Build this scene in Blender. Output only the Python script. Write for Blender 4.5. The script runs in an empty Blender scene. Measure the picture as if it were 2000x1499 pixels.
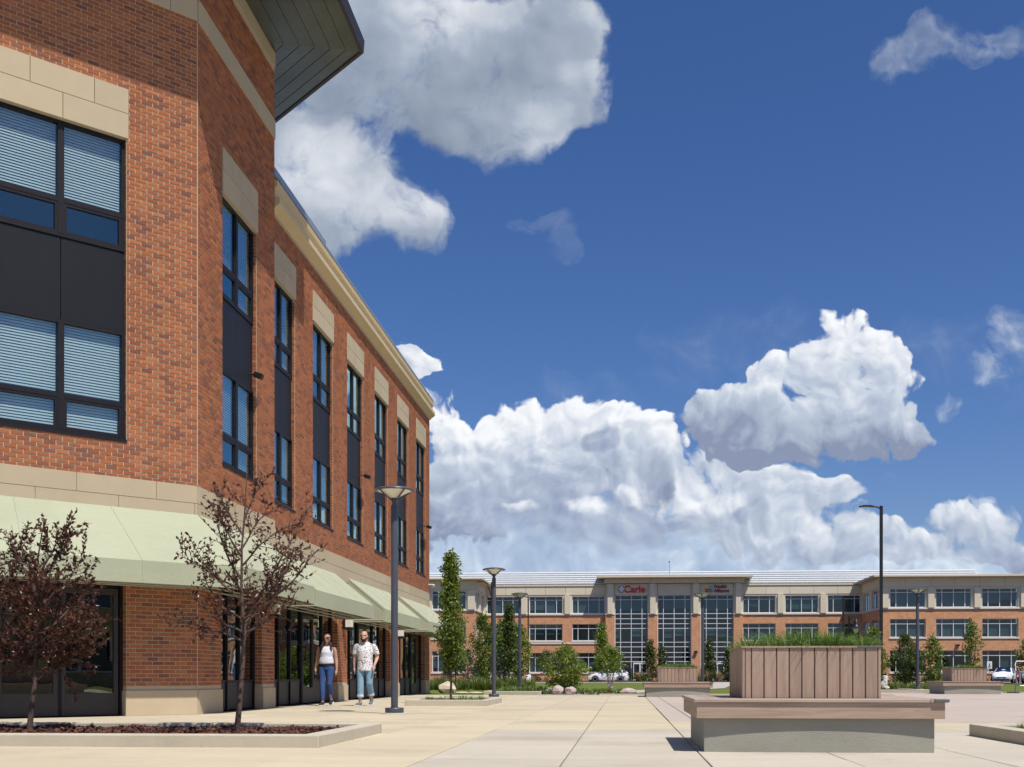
import bpy, math, random
from mathutils import Vector, Matrix

# ---------------------------------------------------------------- camera, sky, sun, exposure
SC = bpy.context.scene
COL = SC.collection
YAW = math.radians(3.958)
cam_d = bpy.data.cameras.new('camera')
cam = bpy.data.objects.new('camera', cam_d)
COL.objects.link(cam)
cam.location = (0, 0, .7)
cam.rotation_euler = (math.radians(90), 0, YAW)
cam_d.sensor_width = 36.0
cam_d.lens = 39.02
cam_d.shift_x = -.035
cam_d.shift_y = .2852
cam_d.clip_start = .05
cam_d.clip_end = 6000
SC.camera = cam
SC.view_settings.view_transform = 'Standard'
SC.view_settings.look = 'None'
SC.view_settings.exposure = .06
SC.view_settings.gamma = 1
SC.cycles.use_denoising = True
SC.cycles.max_bounces = 6
SC.cycles.diffuse_bounces = 3
SC.cycles.glossy_bounces = 3
SC.cycles.use_adaptive_sampling = True
SC.cycles.adaptive_threshold = .015
SC.cycles.adaptive_min_samples = 12
SC.cycles.transparent_max_bounces = 16
SC.cycles.sample_clamp_indirect = 6

SUN_DIR = Vector((.37, -.40, 1)).normalized()       # towards the sun
sun_d = bpy.data.lights.new('sun', 'SUN')
sun_d.energy = 4.9
sun_d.angle = math.radians(.53)
sun_d.color = (1, .95, .87)
sun = bpy.data.objects.new('sun', sun_d)
COL.objects.link(sun)
sun.rotation_euler = SUN_DIR.to_track_quat('Z', 'Y').to_euler()
sun.location = (20, -20, 60)


class NT:
    """small helper to write node maths"""
    def __init__(s, tree):
        s.t = tree

    def n(s, typ, **kw):
        x = s.t.nodes.new(typ)
        for k, v in kw.items():
            setattr(x, k, v)
        return x

    def set(s, sock, v):
        if isinstance(v, bpy.types.NodeSocket):
            s.t.links.new(v, sock)
        else:
            sock.default_value = v

    def m(s, op, a, b=0.0, c=0.0, clamp=False):
        x = s.n('ShaderNodeMath', operation=op, use_clamp=clamp)
        for i, v in enumerate((a, b, c)):
            s.set(x.inputs[i], v)
        return x.outputs[0]

    def add(s, a, b): return s.m('ADD', a, b)
    def sub(s, a, b): return s.m('SUBTRACT', a, b)
    def mul(s, a, b): return s.m('MULTIPLY', a, b)
    def div(s, a, b): return s.m('DIVIDE', a, b)
    def mad(s, a, b, c): return s.m('MULTIPLY_ADD', a, b, c)

    def vec(s, x, y, z=0.0):
        v = s.n('ShaderNodeCombineXYZ')
        for i, q in enumerate((x, y, z)):
            s.set(v.inputs[i], q)
        return v.outputs[0]

    def noise(s, v, scale, detail=4.0, rough=.55, lac=2.0, dist=0.0, color=False):
        x = s.n('ShaderNodeTexNoise')
        s.t.links.new(v, x.inputs['Vector'])
        for k, q in (('Scale', scale), ('Detail', detail), ('Roughness', rough), ('Lacunarity', lac), ('Distortion', dist)):
            s.set(x.inputs[k], q)
        return x.outputs['Color' if color else 0]

    def voro(s, v, scale, detail=0.0, rough=.5, smooth=None, out='Distance'):
        x = s.n('ShaderNodeTexVoronoi')
        if smooth is not None:
            x.feature = 'SMOOTH_F1'
            x.inputs['Smoothness'].default_value = smooth
        s.t.links.new(v, x.inputs['Vector'])
        for k, q in (('Scale', scale), ('Detail', detail), ('Roughness', rough)):
            s.set(x.inputs[k], q)
        return x.outputs[out]

    def step(s, v, a, b, c=0.0, d=1.0, smooth=True):
        x = s.n('ShaderNodeMapRange', interpolation_type='SMOOTHSTEP' if smooth else 'LINEAR')
        for i, q in enumerate((v, a, b, c, d)):
            s.set(x.inputs[i], q)
        return x.outputs[0]

    def ramp(s, v, stops, interp='LINEAR'):
        x = s.n('ShaderNodeValToRGB')
        s.set(x.inputs[0], v)
        cr = x.color_ramp
        cr.interpolation = interp
        while len(cr.elements) < len(stops):
            cr.elements.new(.5)
        for e, (p, c) in zip(cr.elements, stops):
            e.position = p
            e.color = (*c, 1) if len(c) == 3 else c
        return x.outputs[0]

    def mix(s, f, a, b, blend='MIX'):
        x = s.n('ShaderNodeMix', data_type='RGBA', blend_type=blend)
        s.set(x.inputs[0], f)
        for i, q in ((6, a), (7, b)):
            if isinstance(q, tuple) and len(q) == 3:
                q = (*q, 1)
            s.set(x.inputs[i], q)
        return x.outputs[2]


def build_world():
    w = bpy.data.worlds.new('World')
    SC.world = w
    w.use_nodes = True
    w.cycles_visibility.camera = True
    w.cycles.sampling_method = 'NONE'
    t = w.node_tree
    t.nodes.clear()
    N = NT(t)
    sky = N.n('ShaderNodeTexSky', sky_type='NISHITA')
    sky.sun_disc = False
    sky.sun_elevation = math.asin(SUN_DIR.z)
    sky.sun_rotation = math.atan2(SUN_DIR.x, SUN_DIR.y)
    sky.altitude = 230
    sky.air_density = 1.0
    sky.dust_density = 1.1
    sky.ozone_density = 3.0
    # a polarised, deep blue summer sky
    hs = N.n('ShaderNodeHueSaturation')
    hs.inputs['Saturation'].default_value = SKYSAT
    t.links.new(sky.outputs[0], hs.inputs['Color'])
    skycol = N.mix(1.0, hs.outputs[0], SKYTINT, 'MULTIPLY')

    tc = N.n('ShaderNodeTexCoord')
    D = tc.outputs['Generated']
    sep = N.n('ShaderNodeSeparateXYZ')
    t.links.new(D, sep.inputs[0])
    dx, dy, dz = sep.outputs
    # a chart of the northern half of the sky: A to the east, B upwards, both in units of 1/2168 x 1000
    cy, sy = math.cos(YAW), math.sin(YAW)
    fw = N.mad(dy, cy, N.mul(dx, -sy))
    fwc = N.m('MAXIMUM', fw, .08)
    rt = N.mad(dx, cy, N.mul(dy, sy))
    A = N.mad(N.div(rt, fwc), 2.168, 1.070)
    B = N.mad(N.div(dz, fwc), -2.168, 1.320)
    P = N.vec(A, B)

    # turbulence that bends every outline, shared by all clouds
    w1 = N.noise(P, 5.0, 4, .54, color=True)
    wv = N.n('ShaderNodeVectorMath', operation='MULTIPLY_ADD')
    t.links.new(w1, wv.inputs[0])
    wv.inputs[1].default_value = (.12, .12, 0)
    wv.inputs[2].default_value = (-.06, -.06, 0)
    pv = N.n('ShaderNodeVectorMath', operation='ADD')
    t.links.new(wv.outputs[0], pv.inputs[0])
    t.links.new(P, pv.inputs[1])
    P1 = pv.outputs[0]

    def shifted(v, x, y):
        q = N.n('ShaderNodeVectorMath', operation='ADD')
        t.links.new(v, q.inputs[0])
        q.inputs[1].default_value = (x, y, 0)
        return q.outputs[0]

    def noise2(v, *k):
        o = N.noise(v, *k)
        o.node.noise_dimensions = '2D'
        return o

    def puff(v):
        o = N.voro(v, 16.0, 2.0, .52)
        o.node.voronoi_dimensions = '2D'
        return o
    w1.node.noise_dimensions = '2D'
    PS = shifted(P1, .012, -.016)
    n1, n1s = noise2(P1, 7.0, 7, .64), noise2(PS, 7.0, 4, .55)
    nl = N.mad(noise2(P, 4.0, 3, .5), 2.0, -1.0)
    v, vs = puff(P1), puff(PS)
    nb = N.mad(n1, 2.0, -1.0)
    vb = N.sub(.42, v)
    dn, dv = N.sub(n1, n1s), N.sub(vs, v)

    SOCK = [('P1', 'NodeSocketVector', P1), ('nb', 'NodeSocketFloat', nb), ('vb', 'NodeSocketFloat', vb), ('dn', 'NodeSocketFloat', dn), ('dv', 'NodeSocketFloat', dv), ('nl', 'NodeSocketFloat', nl),
            ('B', 'NodeSocketFloat', B), ('sky', 'NodeSocketColor', skycol)]
    gain = CLOUDSTR / SKYSTR

    def layer(G, I, blobs, amp=.42, vamp=.5, edge=(.30, .42), side=.3, base=.62, k1=.3, kn=.55, kv=.26, kl=.3, grad=None):
        f, l = 0.0, 0.0
        L = G.t.links
        for (cx, cyy, rx, ry, wt) in blobs:
            q = G.n('ShaderNodeVectorMath', operation='MULTIPLY_ADD')
            L.new(I['P1'], q.inputs[0])
            q.inputs[1].default_value = (1000 / rx, 1000 / ry, 0)
            q.inputs[2].default_value = (-cx / rx, -cyy / ry, 0)
            d2 = G.n('ShaderNodeVectorMath', operation='DOT_PRODUCT')
            L.new(q.outputs[0], d2.inputs[0])
            L.new(q.outputs[0], d2.inputs[1])
            k = G.m('SUBTRACT', 1.0, d2.outputs['Value'], clamp=True)
            if wt != 1:
                k = G.mul(k, wt)
            f = G.add(k, f)
            if k1 > .12:
                lt = G.n('ShaderNodeVectorMath', operation='DOT_PRODUCT')
                L.new(q.outputs[0], lt.inputs[0])
                lt.inputs[1].default_value = (side, -1, 0)
                l = G.mad(k, lt.outputs['Value'], l)
        if k1 > .12:
            l = G.div(l, G.m('MAXIMUM', f, .02))
        g = G.mul(G.mad(I['nb'], amp, G.mul(I['vb'], vamp)), G.m('MULTIPLY', f, 4.0, clamp=True))
        dens = G.add(g, G.m('MINIMUM', f, 1.0))
        alpha = G.step(dens, edge[0], edge[1])
        if grad:                        # cloud base lies in its own shade
            base = G.step(I['B'], grad[0] / 1000, grad[1] / 1000, base, base - grad[2])
        sh = G.mad(l, k1, G.mad(I['dn'], kn, G.mad(I['dv'], kv, G.mad(I['nl'], kl, base))))
        return alpha, sh

    def over(G, alpha, col, cur):
        sc = G.n('ShaderNodeVectorMath', operation='SCALE')
        G.t.links.new(col, sc.inputs[0])
        sc.inputs['Scale'].default_value = gain
        return G.mix(alpha, cur, sc.outputs[0])

    def background(col):
        bg = N.n('ShaderNodeBackground')
        t.links.new(col, bg.inputs[0])
        bg.inputs[1].default_value = SKYSTR
        return bg.outputs[0]

    def tile(x0, x1, y0, y1):
        """clouds that can reach this part of the chart (the warp moves outlines by at most 80 units)"""
        here = []
        for fn in CLOUDS:
            kw = dict(fn)
            kw['blobs'] = [q for q in kw['blobs'] if q[0] + q[2] + 80 > x0 and q[0] - q[2] - 80 < x1 and q[1] + q[3] + 80 > y0 and q[1] - q[3] - 80 < y1]
            if kw['blobs']:
                here.append(kw)
        if not here:
            return background(skycol)
        gt = bpy.data.node_groups.new('clouds', 'ShaderNodeTree')
        for nm, ty, _ in SOCK:
            gt.interface.new_socket(nm, in_out='INPUT', socket_type=ty)
        gt.interface.new_socket('Color', in_out='OUTPUT', socket_type='NodeSocketColor')
        G = NT(gt)
        gi, go = G.n('NodeGroupInput'), G.n('NodeGroupOutput')
        I = {nm: gi.outputs[nm] for nm, _, _ in SOCK}
        cur = I['sky']
        for kw in here:
            cols, op = kw.pop('cols'), kw.pop('op', 1.0)
            al, sh = layer(G, I, **kw)
            if op < 1:
                al = G.mul(al, op)
            lo, mid, hi = cols
            cur = over(G, al, G.ramp(sh, [(0.0, lo), (.42, mid), (.78, hi), (1.0, tuple(min(1.02, c * 1.06) for c in hi))]), cur)
        gt.links.new(cur, go.inputs[0])
        gn = N.n('ShaderNodeGroup')
        gn.node_tree = gt
        for nm, _, so in SOCK:
            t.links.new(so, gn.inputs[nm])
        return background(gn.outputs[0])

    def choose(f, first, second):
        mx = N.n('ShaderNodeMixShader')
        t.links.new(f, mx.inputs[0])
        t.links.new(first, mx.inputs[1])
        t.links.new(second, mx.inputs[2])
        return mx.outputs[0]

    XS, YS = [-250, 950, 1300, 1600, 2450], [-550, 330, 560, 760, 930, 1500]

    def split(i0, i1, j0, j1):
        if i1 - i0 == 1 and j1 - j0 == 1:
            return tile(XS[i0], XS[i1], YS[j0], YS[j1])
        if i1 - i0 >= j1 - j0:
            m = (i0 + i1) // 2
            return choose(N.m('GREATER_THAN', A, XS[m] / 1000), split(i0, m, j0, j1), split(m, i1, j0, j1))
        m = (j0 + j1) // 2
        return choose(N.m('GREATER_THAN', B, YS[m] / 1000), split(i0, i1, j0, m), split(i0, i1, m, j1))

    ahead = split(0, len(XS) - 1, 0, len(YS) - 1)

    # scattered cumulus over the rest of the sky (the chart only covers what lies ahead)
    up = N.m('MAXIMUM', dz, .06)
    Q = N.vec(N.div(dx, up), N.div(dy, up), 5.0)
    gq = N.noise(Q, .55, 6, .56)
    gv = N.noise(Q, 1.7, 4, .6)
    ga = N.step(N.mad(N.sub(gv, .5), .25, gq), .53, .66)
    ga = N.mul(ga, N.step(dz, .02, .12))
    inA = N.mul(N.step(A, -.9, -.25), N.step(A, 2.45, 3.1, 1, 0))
    inB = N.mul(N.step(B, -1.3, -.55), N.step(fw, .1, .25))
    ga = N.mul(ga, N.mad(N.mul(inA, inB), -.9, .9))
    gc = N.mix(gv, (.42, .46, .55), (.88, .89, .91))
    around = background(over(N, ga, gc, skycol))
    inside = N.mul(N.mul(N.m('GREATER_THAN', A, -.25), N.m('LESS_THAN', A, 2.45)), N.mul(N.m('GREATER_THAN', B, -.55), N.m('LESS_THAN', B, 1.5)))
    inside = N.mul(inside, N.m('GREATER_THAN', fw, .25))
    below = N.m('LESS_THAN', dz, -.02)
    out = N.n('ShaderNodeOutputWorld')
    t.links.new(choose(below, choose(inside, around, ahead), background(skycol)), out.inputs[0])


SKYSTR = .088
SKYSAT = 1.22
CLOUDSTR = 1.0
SKYTINT = (.90, .90, 1.12)
BLUEG = ((.25, .31, .46), (.43, .50, .63), (.80, .84, .90))
WHITE = ((.25, .30, .43), (.50, .57, .69), (.90, .92, .95))
GREY = ((.20, .25, .34), (.36, .42, .52), (.74, .77, .82))
HAZE = ((.30, .40, .58), (.46, .57, .73), (.74, .82, .90))
# cumulus of that day: (x, y, radius x, radius y, weight) on the chart
CLOUDS = [
    # low haze along the horizon
    dict(blobs=[(900, 1150, 420, 230, .9), (1300, 1150, 420, 250, .9), (1700, 1150, 420, 150, .85), (2100, 1150, 330, 140, .8)], cols=HAZE, edge=(.1, .6), amp=.4, vamp=.2, k1=.06, kn=.7, kl=.5, base=.36),
    # back row of white tops
    dict(blobs=[(860, 830, 75, 80, 1), (930, 900, 110, 110, 1), (1010, 840, 90, 75, 1), (1130, 815, 80, 75, 1), (1060, 890, 170, 110, 1), (1230, 850, 95, 75, 1), (1200, 930, 160, 120, 1),
                (1320, 890, 90, 80, 1), (900, 1000, 200, 120, 1)], cols=WHITE, edge=(.31, .52), amp=.5, vamp=.55, k1=.28, base=.66, grad=(810, 1040, .55)),
    dict(blobs=[(1400, 900, 95, 70, 1), (1480, 960, 150, 80, 1), (1590, 985, 130, 65, .9), (1380, 1000, 120, 90, 1), (1690, 1060, 130, 55, .9), (1760, 1060, 90, 50, .9), (1560, 1060, 200, 70, .9), (1640, 950, 60, 36, .7)],
         cols=WHITE, edge=(.27, .62), amp=.65, vamp=.5, k1=.22, base=.55, grad=(930, 1110, .25)),
    # grey middle bank
    dict(blobs=[(1000, 960, 150, 100, 1), (1130, 970, 150, 110, 1), (900, 1010, 110, 70, .9), (1230, 990, 120, 70, .9), (1180, 1050, 160, 60, .9), (980, 1040, 90, 40, .8)], cols=BLUEG, edge=(.25, 1.0), amp=.75, vamp=.25,
         k1=.22, base=.36, op=.9),
    dict(blobs=[(1150, 1000, 60, 34, 1), (1330, 970, 60, 30, .9), (1010, 1000, 46, 26, .8), (1220, 965, 50, 26, 1)], cols=WHITE, edge=(.25, .9), amp=.7, vamp=.3, k1=.3, base=.66, op=.85),
    dict(blobs=[(1185, 868, 60, 34, 1), (1300, 1010, 60, 26, .9), (1450, 1010, 50, 22, .9)], cols=BLUEG, edge=(.25, .75), amp=.5, vamp=.3, k1=.1, base=.16, op=.75),
    # low right cloud
    dict(blobs=[(1860, 1020, 70, 50, 1), (1940, 1030, 80, 65, 1), (1900, 1070, 130, 40, 1), (1990, 1075, 60, 45, .9)], cols=BLUEG, edge=(.28, .66), amp=.6, vamp=.45, k1=.25, base=.52, grad=(990, 1100, .2)),
    # the tall cumulus on the right
    dict(blobs=[(1655, 655, 95, 90, 1), (1735, 690, 66, 62, .9), (1600, 720, 80, 70, 1), (1690, 760, 120, 110, 1), (1510, 720, 48, 48, 1), (1490, 785, 95, 75, 1), (1400, 790, 85, 60, 1),
                (1360, 830, 70, 55, .9), (1560, 830, 190, 90, 1), (1470, 880, 120, 50, .9), (1720, 850, 110, 66, 1), (1795, 845, 62, 62, .9)], cols=WHITE, edge=(.31, .53), side=.4,
         amp=.42, vamp=.6, k1=.3, kl=.25, base=.68, grad=(650, 905, .62)),
    # small one beside the cornice
    dict(blobs=[(818, 712, 50, 34, 1), (795, 735, 44, 32, 1), (785, 690, 26, 20, .6)], cols=WHITE, edge=(.3, .5), amp=.5, vamp=.5, k1=.2, base=.66),
    # the big near cloud over the roof
    dict(blobs=[(630, 320, 190, 130, 1), (690, 430, 170, 85, 1), (830, 430, 75, 75, .9), (600, 420, 150, 100, 1), (770, 375, 70, 60, .7), (560, 250, 120, 90, .9)], cols=GREY, edge=(.15, .95), side=.6, amp=.85, vamp=.12, k1=.14, kn=.25,
         kv=.05, kl=.5, base=.43),
    dict(blobs=[(760, 40, 290, 170, 1), (900, 150, 240, 160, 1), (1040, 100, 160, 150, 1), (1100, 190, 105, 95, .9), (980, 250, 170, 85, .9), (1120, 50, 85, 75, .7), (760, 200, 170, 110, .9),
                (620, 60, 210, 200, 1)], cols=GREY, edge=(.15, .95), side=1.3, amp=.85, vamp=.12, k1=.22, kn=.25, kv=.05, kl=.55, base=.41),
    # wisps
    dict(blobs=[(1780, 105, 95, 50, .9), (1870, 85, 130, 46, .9), (1970, 75, 100, 42, .85), (1730, 140, 60, 30, .7), (1800, 55, 40, 34, .7)], cols=GREY, edge=(.25, 1.25), amp=1.5, vamp=.1, k1=.03, base=.34, op=.42),
    dict(blobs=[(1975, 640, 65, 55, 1), (1950, 700, 70, 50, .8), (1880, 800, 60, 46, .8), (1920, 745, 40, 50, .6), (1850, 780, 40, 40, .6)], cols=BLUEG, edge=(.3, 1.2), amp=1.2, vamp=.2, k1=.1, base=.5, op=.6),
    dict(blobs=[(1045, 440, 44, 30, .9), (1085, 435, 44, 26, .8), (1105, 480, 34, 44, .9), (1740, 925, 44, 24, .7), (1620, 900, 130, 36, .5)], cols=GREY, edge=(.25, 1.3), amp=2.0, vamp=.1, k1=.05, base=.5, op=.12),
    dict(blobs=[(1500, 690, 420, 120, .5), (1100, 770, 260, 70, .5), (1950, 700, 260, 130, .5)], cols=BLUEG, edge=(.2, 1.5), amp=.7, vamp=.05, k1=.02, base=.5, op=.3),
]
build_world()

# ---------------------------------------------------------------- helpers
R = random.Random(7)
WL = {}


class MB:
    """collects faces of one mesh"""
    def __init__(s):
        s.v, s.f, s.r = [], [], []
        s.cur = 0.0

    def face(s, *pts):
        i = len(s.v)
        s.v.extend(tuple(p) for p in pts)
        s.f.append(tuple(range(i, i + len(pts))))
        s.r.append(s.cur)

    def obox(s, o, a, b, c, skip=()):
        """box from corner o and edge vectors a, b, c (right handed)"""
        o, a, b, c = Vector(o), Vector(a), Vector(b), Vector(c)
        p = [o, o + a, o + a + b, o + b, o + c, o + a + c, o + a + b + c, o + b + c]
        i = len(s.v)
        s.v.extend(tuple(q) for q in p)
        for k, q in enumerate(((0, 3, 2, 1), (4, 5, 6, 7), (0, 1, 5, 4), (1, 2, 6, 5), (2, 3, 7, 6), (3, 0, 4, 7))):
            if k not in skip:
                s.f.append(tuple(i + j for j in q))
                s.r.append(s.cur)

    def box(s, x0, x1, y0, y1, z0, z1, skip=()):
        s.obox((x0, y0, z0), (x1 - x0, 0, 0), (0, y1 - y0, 0), (0, 0, z1 - z0), skip)

    def tube(s, pts, rad, n=8, cap=True):
        pts = [Vector(p) for p in pts]
        if not isinstance(rad, (list, tuple)):
            rad = [rad] * len(pts)
        rings = []
        up = None
        for i, p in enumerate(pts):
            d = (pts[min(i + 1, len(pts) - 1)] - pts[max(i - 1, 0)])
            d = d.normalized() if d.length > 1e-9 else Vector((0, 0, 1))
            if up is None:
                up = Vector((1, 0, 0)) if abs(d.x) < .9 else Vector((0, 1, 0))
            u = (up - d * up.dot(d)).normalized()
            w = d.cross(u)
            up = u
            b = len(s.v)
            for k in range(n):
                t = 2 * math.pi * k / n
                s.v.append(tuple(p + (u * math.cos(t) + w * math.sin(t)) * rad[i]))
            rings.append(b)
        for a, b in zip(rings, rings[1:]):
            for k in range(n):
                k2 = (k + 1) % n
                s.f.append((a + k, a + k2, b + k2, b + k))
                s.r.append(s.cur)
        if cap:
            s.f.append(tuple(reversed(range(rings[0], rings[0] + n))))
            s.f.append(tuple(range(rings[-1], rings[-1] + n)))
            s.r.extend((s.cur, s.cur))

    def lathe(s, prof, n=24, c=(0, 0, 0)):
        """prof: (radius, z) from bottom to top"""
        c = Vector(c)
        base = len(s.v)
        for r, z in prof:
            for k in range(n):
                t = 2 * math.pi * k / n
                s.v.append((c.x + r * math.cos(t), c.y + r * math.sin(t), c.z + z))
        for i in range(len(prof) - 1):
            for k in range(n):
                k2 = (k + 1) % n
                a = base + i * n
                s.f.append((a + k, a + k2, a + n + k2, a + n + k))
                s.r.append(s.cur)
        s.f.append(tuple(reversed(range(base, base + n))))
        e = base + (len(prof) - 1) * n
        s.f.append(tuple(range(e, e + n)))
        s.r.extend((s.cur, s.cur))

    def sheet(s, poly, th):
        """flat polygon with thickness th behind it"""
        p = [Vector(q) for q in poly]
        nrm = Vector()
        for i in range(len(p)):
            nrm += p[i].cross(p[(i + 1) % len(p)])
        nrm.normalize()
        b = [q - nrm * th for q in p]
        s.face(*p)
        s.face(*reversed(b))
        for i in range(len(p)):
            j = (i + 1) % len(p)
            s.face(p[i], b[i], b[j], p[j])

    def extrude(s, prof, a, b, ex, ez, cap=True):
        """profile [(out, up)] swept from point a to b; ex, ez vectors"""
        a, b, ex, ez = Vector(a), Vector(b), Vector(ex), Vector(ez)
        A = [a + ex * o + ez * u for o, u in prof]
        B = [b + ex * o + ez * u for o, u in prof]
        for i in range(len(prof)):
            j = (i + 1) % len(prof)
            s.face(A[i], B[i], B[j], A[j])
        if cap:
            s.face(*A)
            s.face(*reversed(B))


def link(o):
    COL.objects.link(o)
    return o


def ob(name, mb, mat, parent=None, label=None, cat=None, group=None, kind=None, smooth=False, bevel=0.0):
    me = bpy.data.meshes.new(name)
    off = WL.get(parent.name, Vector()) if parent else Vector()
    vs = [(x - off.x, y - off.y, z - off.z) for x, y, z in mb.v] if off.length else mb.v
    me.from_pydata(vs, [], mb.f)
    if any(mb.r):
        at = me.attributes.new('rnd', 'FLOAT', 'FACE')
        at.data.foreach_set('value', mb.r)
    if smooth:
        me.polygons.foreach_set('use_smooth', [True] * len(me.polygons))
        try:
            me.set_sharp_from_angle(angle=math.radians(40))
        except Exception:
            pass
    me.update()
    if mat:
        me.materials.append(mat)
    o = link(bpy.data.objects.new(name, me))
    WL[o.name] = off
    if parent:
        o.parent = parent
    if bevel:
        m = o.modifiers.new('bevel', 'BEVEL')
        m.width = bevel
        m.segments = 2
        m.limit_method = 'ANGLE'
    tag(o, label, cat, group, kind)
    return o


def tag(o, label=None, cat=None, group=None, kind=None):
    for k, v in (('label', label), ('category', cat), ('group', group), ('kind', kind)):
        if v:
            o[k] = v
    return o


def thing(name, label, cat, loc=(0, 0, 0), group=None):
    o = link(bpy.data.objects.new(name, None))
    o.location = loc
    o.empty_display_size = .3
    WL[o.name] = Vector(loc)
    return tag(o, label, cat, group)


def copy_tree(root, loc=None, rz=0.0, label=None, parent=None, scale=None):
    c = link(root.copy())
    if parent:
        c.parent = parent
    if loc is not None:
        c.location = loc
        c.rotation_euler = (0, 0, rz)
    if scale:
        c.scale = scale
    if label:
        c['label'] = label
    for ch in root.children:
        copy_tree(ch, parent=c)
    return c


# ---------------------------------------------------------------- materials
def mat(name, col, var=.10, scale=3.0, rough=.8, bump=0.0, bscale=60.0, metal=0.0, spec=.4, orand=0.0, attr=None, coord='pos', streak=None, stain=0.0, dirt=0.0):
    """painted or mineral surface: base colour with soft large and fine variation, optional per-piece tint and bump"""
    m = bpy.data.materials.new(name)
    m.use_nodes = True
    t = m.node_tree
    N = NT(t)
    bs = t.nodes['Principled BSDF']
    if coord == 'pos':
        P = N.n('ShaderNodeNewGeometry').outputs['Position']
    else:
        P = N.n('ShaderNodeTexCoord').outputs['Object']
    if streak:
        mp = N.n('ShaderNodeMapping')
        t.links.new(P, mp.inputs[0])
        mp.inputs['Scale'].default_value = streak
        P2 = mp.outputs[0]
    else:
        P2 = P
    big = N.noise(P2, scale, 4, .55)
    fine = N.noise(P2, scale * 9, 3, .6)
    f = N.add(N.mul(N.sub(big, .5), 2.2), N.mul(N.sub(fine, .5), 1.0))
    if attr or orand:
        pass
    k = N.mad(f, var, 1.0)
    if orand:
        oi = N.n('ShaderNodeObjectInfo')
        k = N.mul(k, N.mad(N.sub(oi.outputs['Random'], .5), 2 * orand, 1.0))
    if stain:
        st = N.step(N.noise(P, .55, 5, .6), .48, .72)
        k = N.mul(k, N.mad(st, -stain, 1.0))
    if dirt:
        sp = N.step(N.noise(P, 38, 2, .5), .66, .74)
        k = N.mul(k, N.mad(sp, -dirt, 1.0))
    if attr:                                   # colour ramp over a per-face random value
        a = N.n('ShaderNodeAttribute', attribute_name='rnd')
        oi = N.n('ShaderNodeObjectInfo')
        q = N.m('FRACT', N.add(a.outputs['Fac'], N.mul(oi.outputs['Random'], 7.0)))
        c = N.ramp(q, attr)
    else:
        c = (*col, 1)
    sc = N.n('ShaderNodeVectorMath', operation='SCALE')
    N.set(sc.inputs['Scale'], k)
    if attr:
        t.links.new(c, sc.inputs[0])
    else:
        sc.inputs[0].default_value = col
    t.links.new(sc.outputs[0], bs.inputs['Base Color'])
    bs.inputs['Roughness'].default_value = rough
    bs.inputs['Metallic'].default_value = metal
    bs.inputs['Specular IOR Level'].default_value = spec
    if bump:
        b = N.n('ShaderNodeBump')
        b.inputs['Strength'].default_value = bump
        b.inputs['Distance'].default_value = .02
        t.links.new(N.noise(P2, bscale, 4, .6), b.inputs['Height'])
        t.links.new(b.outputs[0], bs.inputs['Normal'])
    return m


def leafmat(name, ramp, rough=.5, trans=.35, var=0.0):
    m = bpy.data.materials.new(name)
    m.use_nodes = True
    t = m.node_tree
    N = NT(t)
    bs = t.nodes['Principled BSDF']
    a = N.n('ShaderNodeAttribute', attribute_name='rnd')
    c = N.ramp(a.outputs['Fac'], ramp)
    t.links.new(c, bs.inputs['Base Color'])
    bs.inputs['Roughness'].default_value = rough
    bs.inputs['Specular IOR Level'].default_value = .5
    tr = N.n('ShaderNodeBsdfTranslucent')
    t.links.new(c, tr.inputs[0])
    mx = N.n('ShaderNodeMixShader')
    mx.inputs[0].default_value = trans
    t.links.new(bs.outputs[0], mx.inputs[1])
    t.links.new(tr.outputs[0], mx.inputs[2])
    t.links.new(mx.outputs[0], t.nodes['Material Output'].inputs[0])
    return m


def glass(name, tint, lo=.05, gain=1.0, refl=(1, 1, 1), wave=0.0):
    """coated window glass: tinted see-through plus mirror reflection"""
    m = bpy.data.materials.new(name)
    m.use_nodes = True
    t = m.node_tree
    t.nodes.remove(t.nodes['Principled BSDF'])
    N = NT(t)
    fr = N.n('ShaderNodeFresnel')
    bf = N.n('ShaderNodeNewGeometry').outputs['Backfacing']
    t.links.new(N.mad(bf, 1 / 1.52 - 1.52, 1.52), fr.inputs[0])
    tr = N.n('ShaderNodeBsdfTransparent')
    tr.inputs[0].default_value = (*tint, 1)
    gl = N.n('ShaderNodeBsdfGlossy')
    gl.inputs['Color'].default_value = (*refl, 1)
    gl.inputs['Roughness'].default_value = .01
    if wave:
        b = N.n('ShaderNodeBump')
        b.inputs['Strength'].default_value = wave
        b.inputs['Distance'].default_value = .03
        t.links.new(N.noise(N.n('ShaderNodeNewGeometry').outputs['Position'], 1.3, 1, .5), b.inputs['Height'])
        t.links.new(b.outputs[0], gl.inputs['Normal'])
    mx = N.n('ShaderNodeMixShader')
    t.links.new(N.m('MULTIPLY_ADD', fr.outputs[0], gain, lo, clamp=True), mx.inputs[0])
    t.links.new(tr.outputs[0], mx.inputs[1])
    t.links.new(gl.outputs[0], mx.inputs[2])
    t.links.new(mx.outputs[0], t.nodes['Material Output'].inputs[0])
    return m


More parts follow.
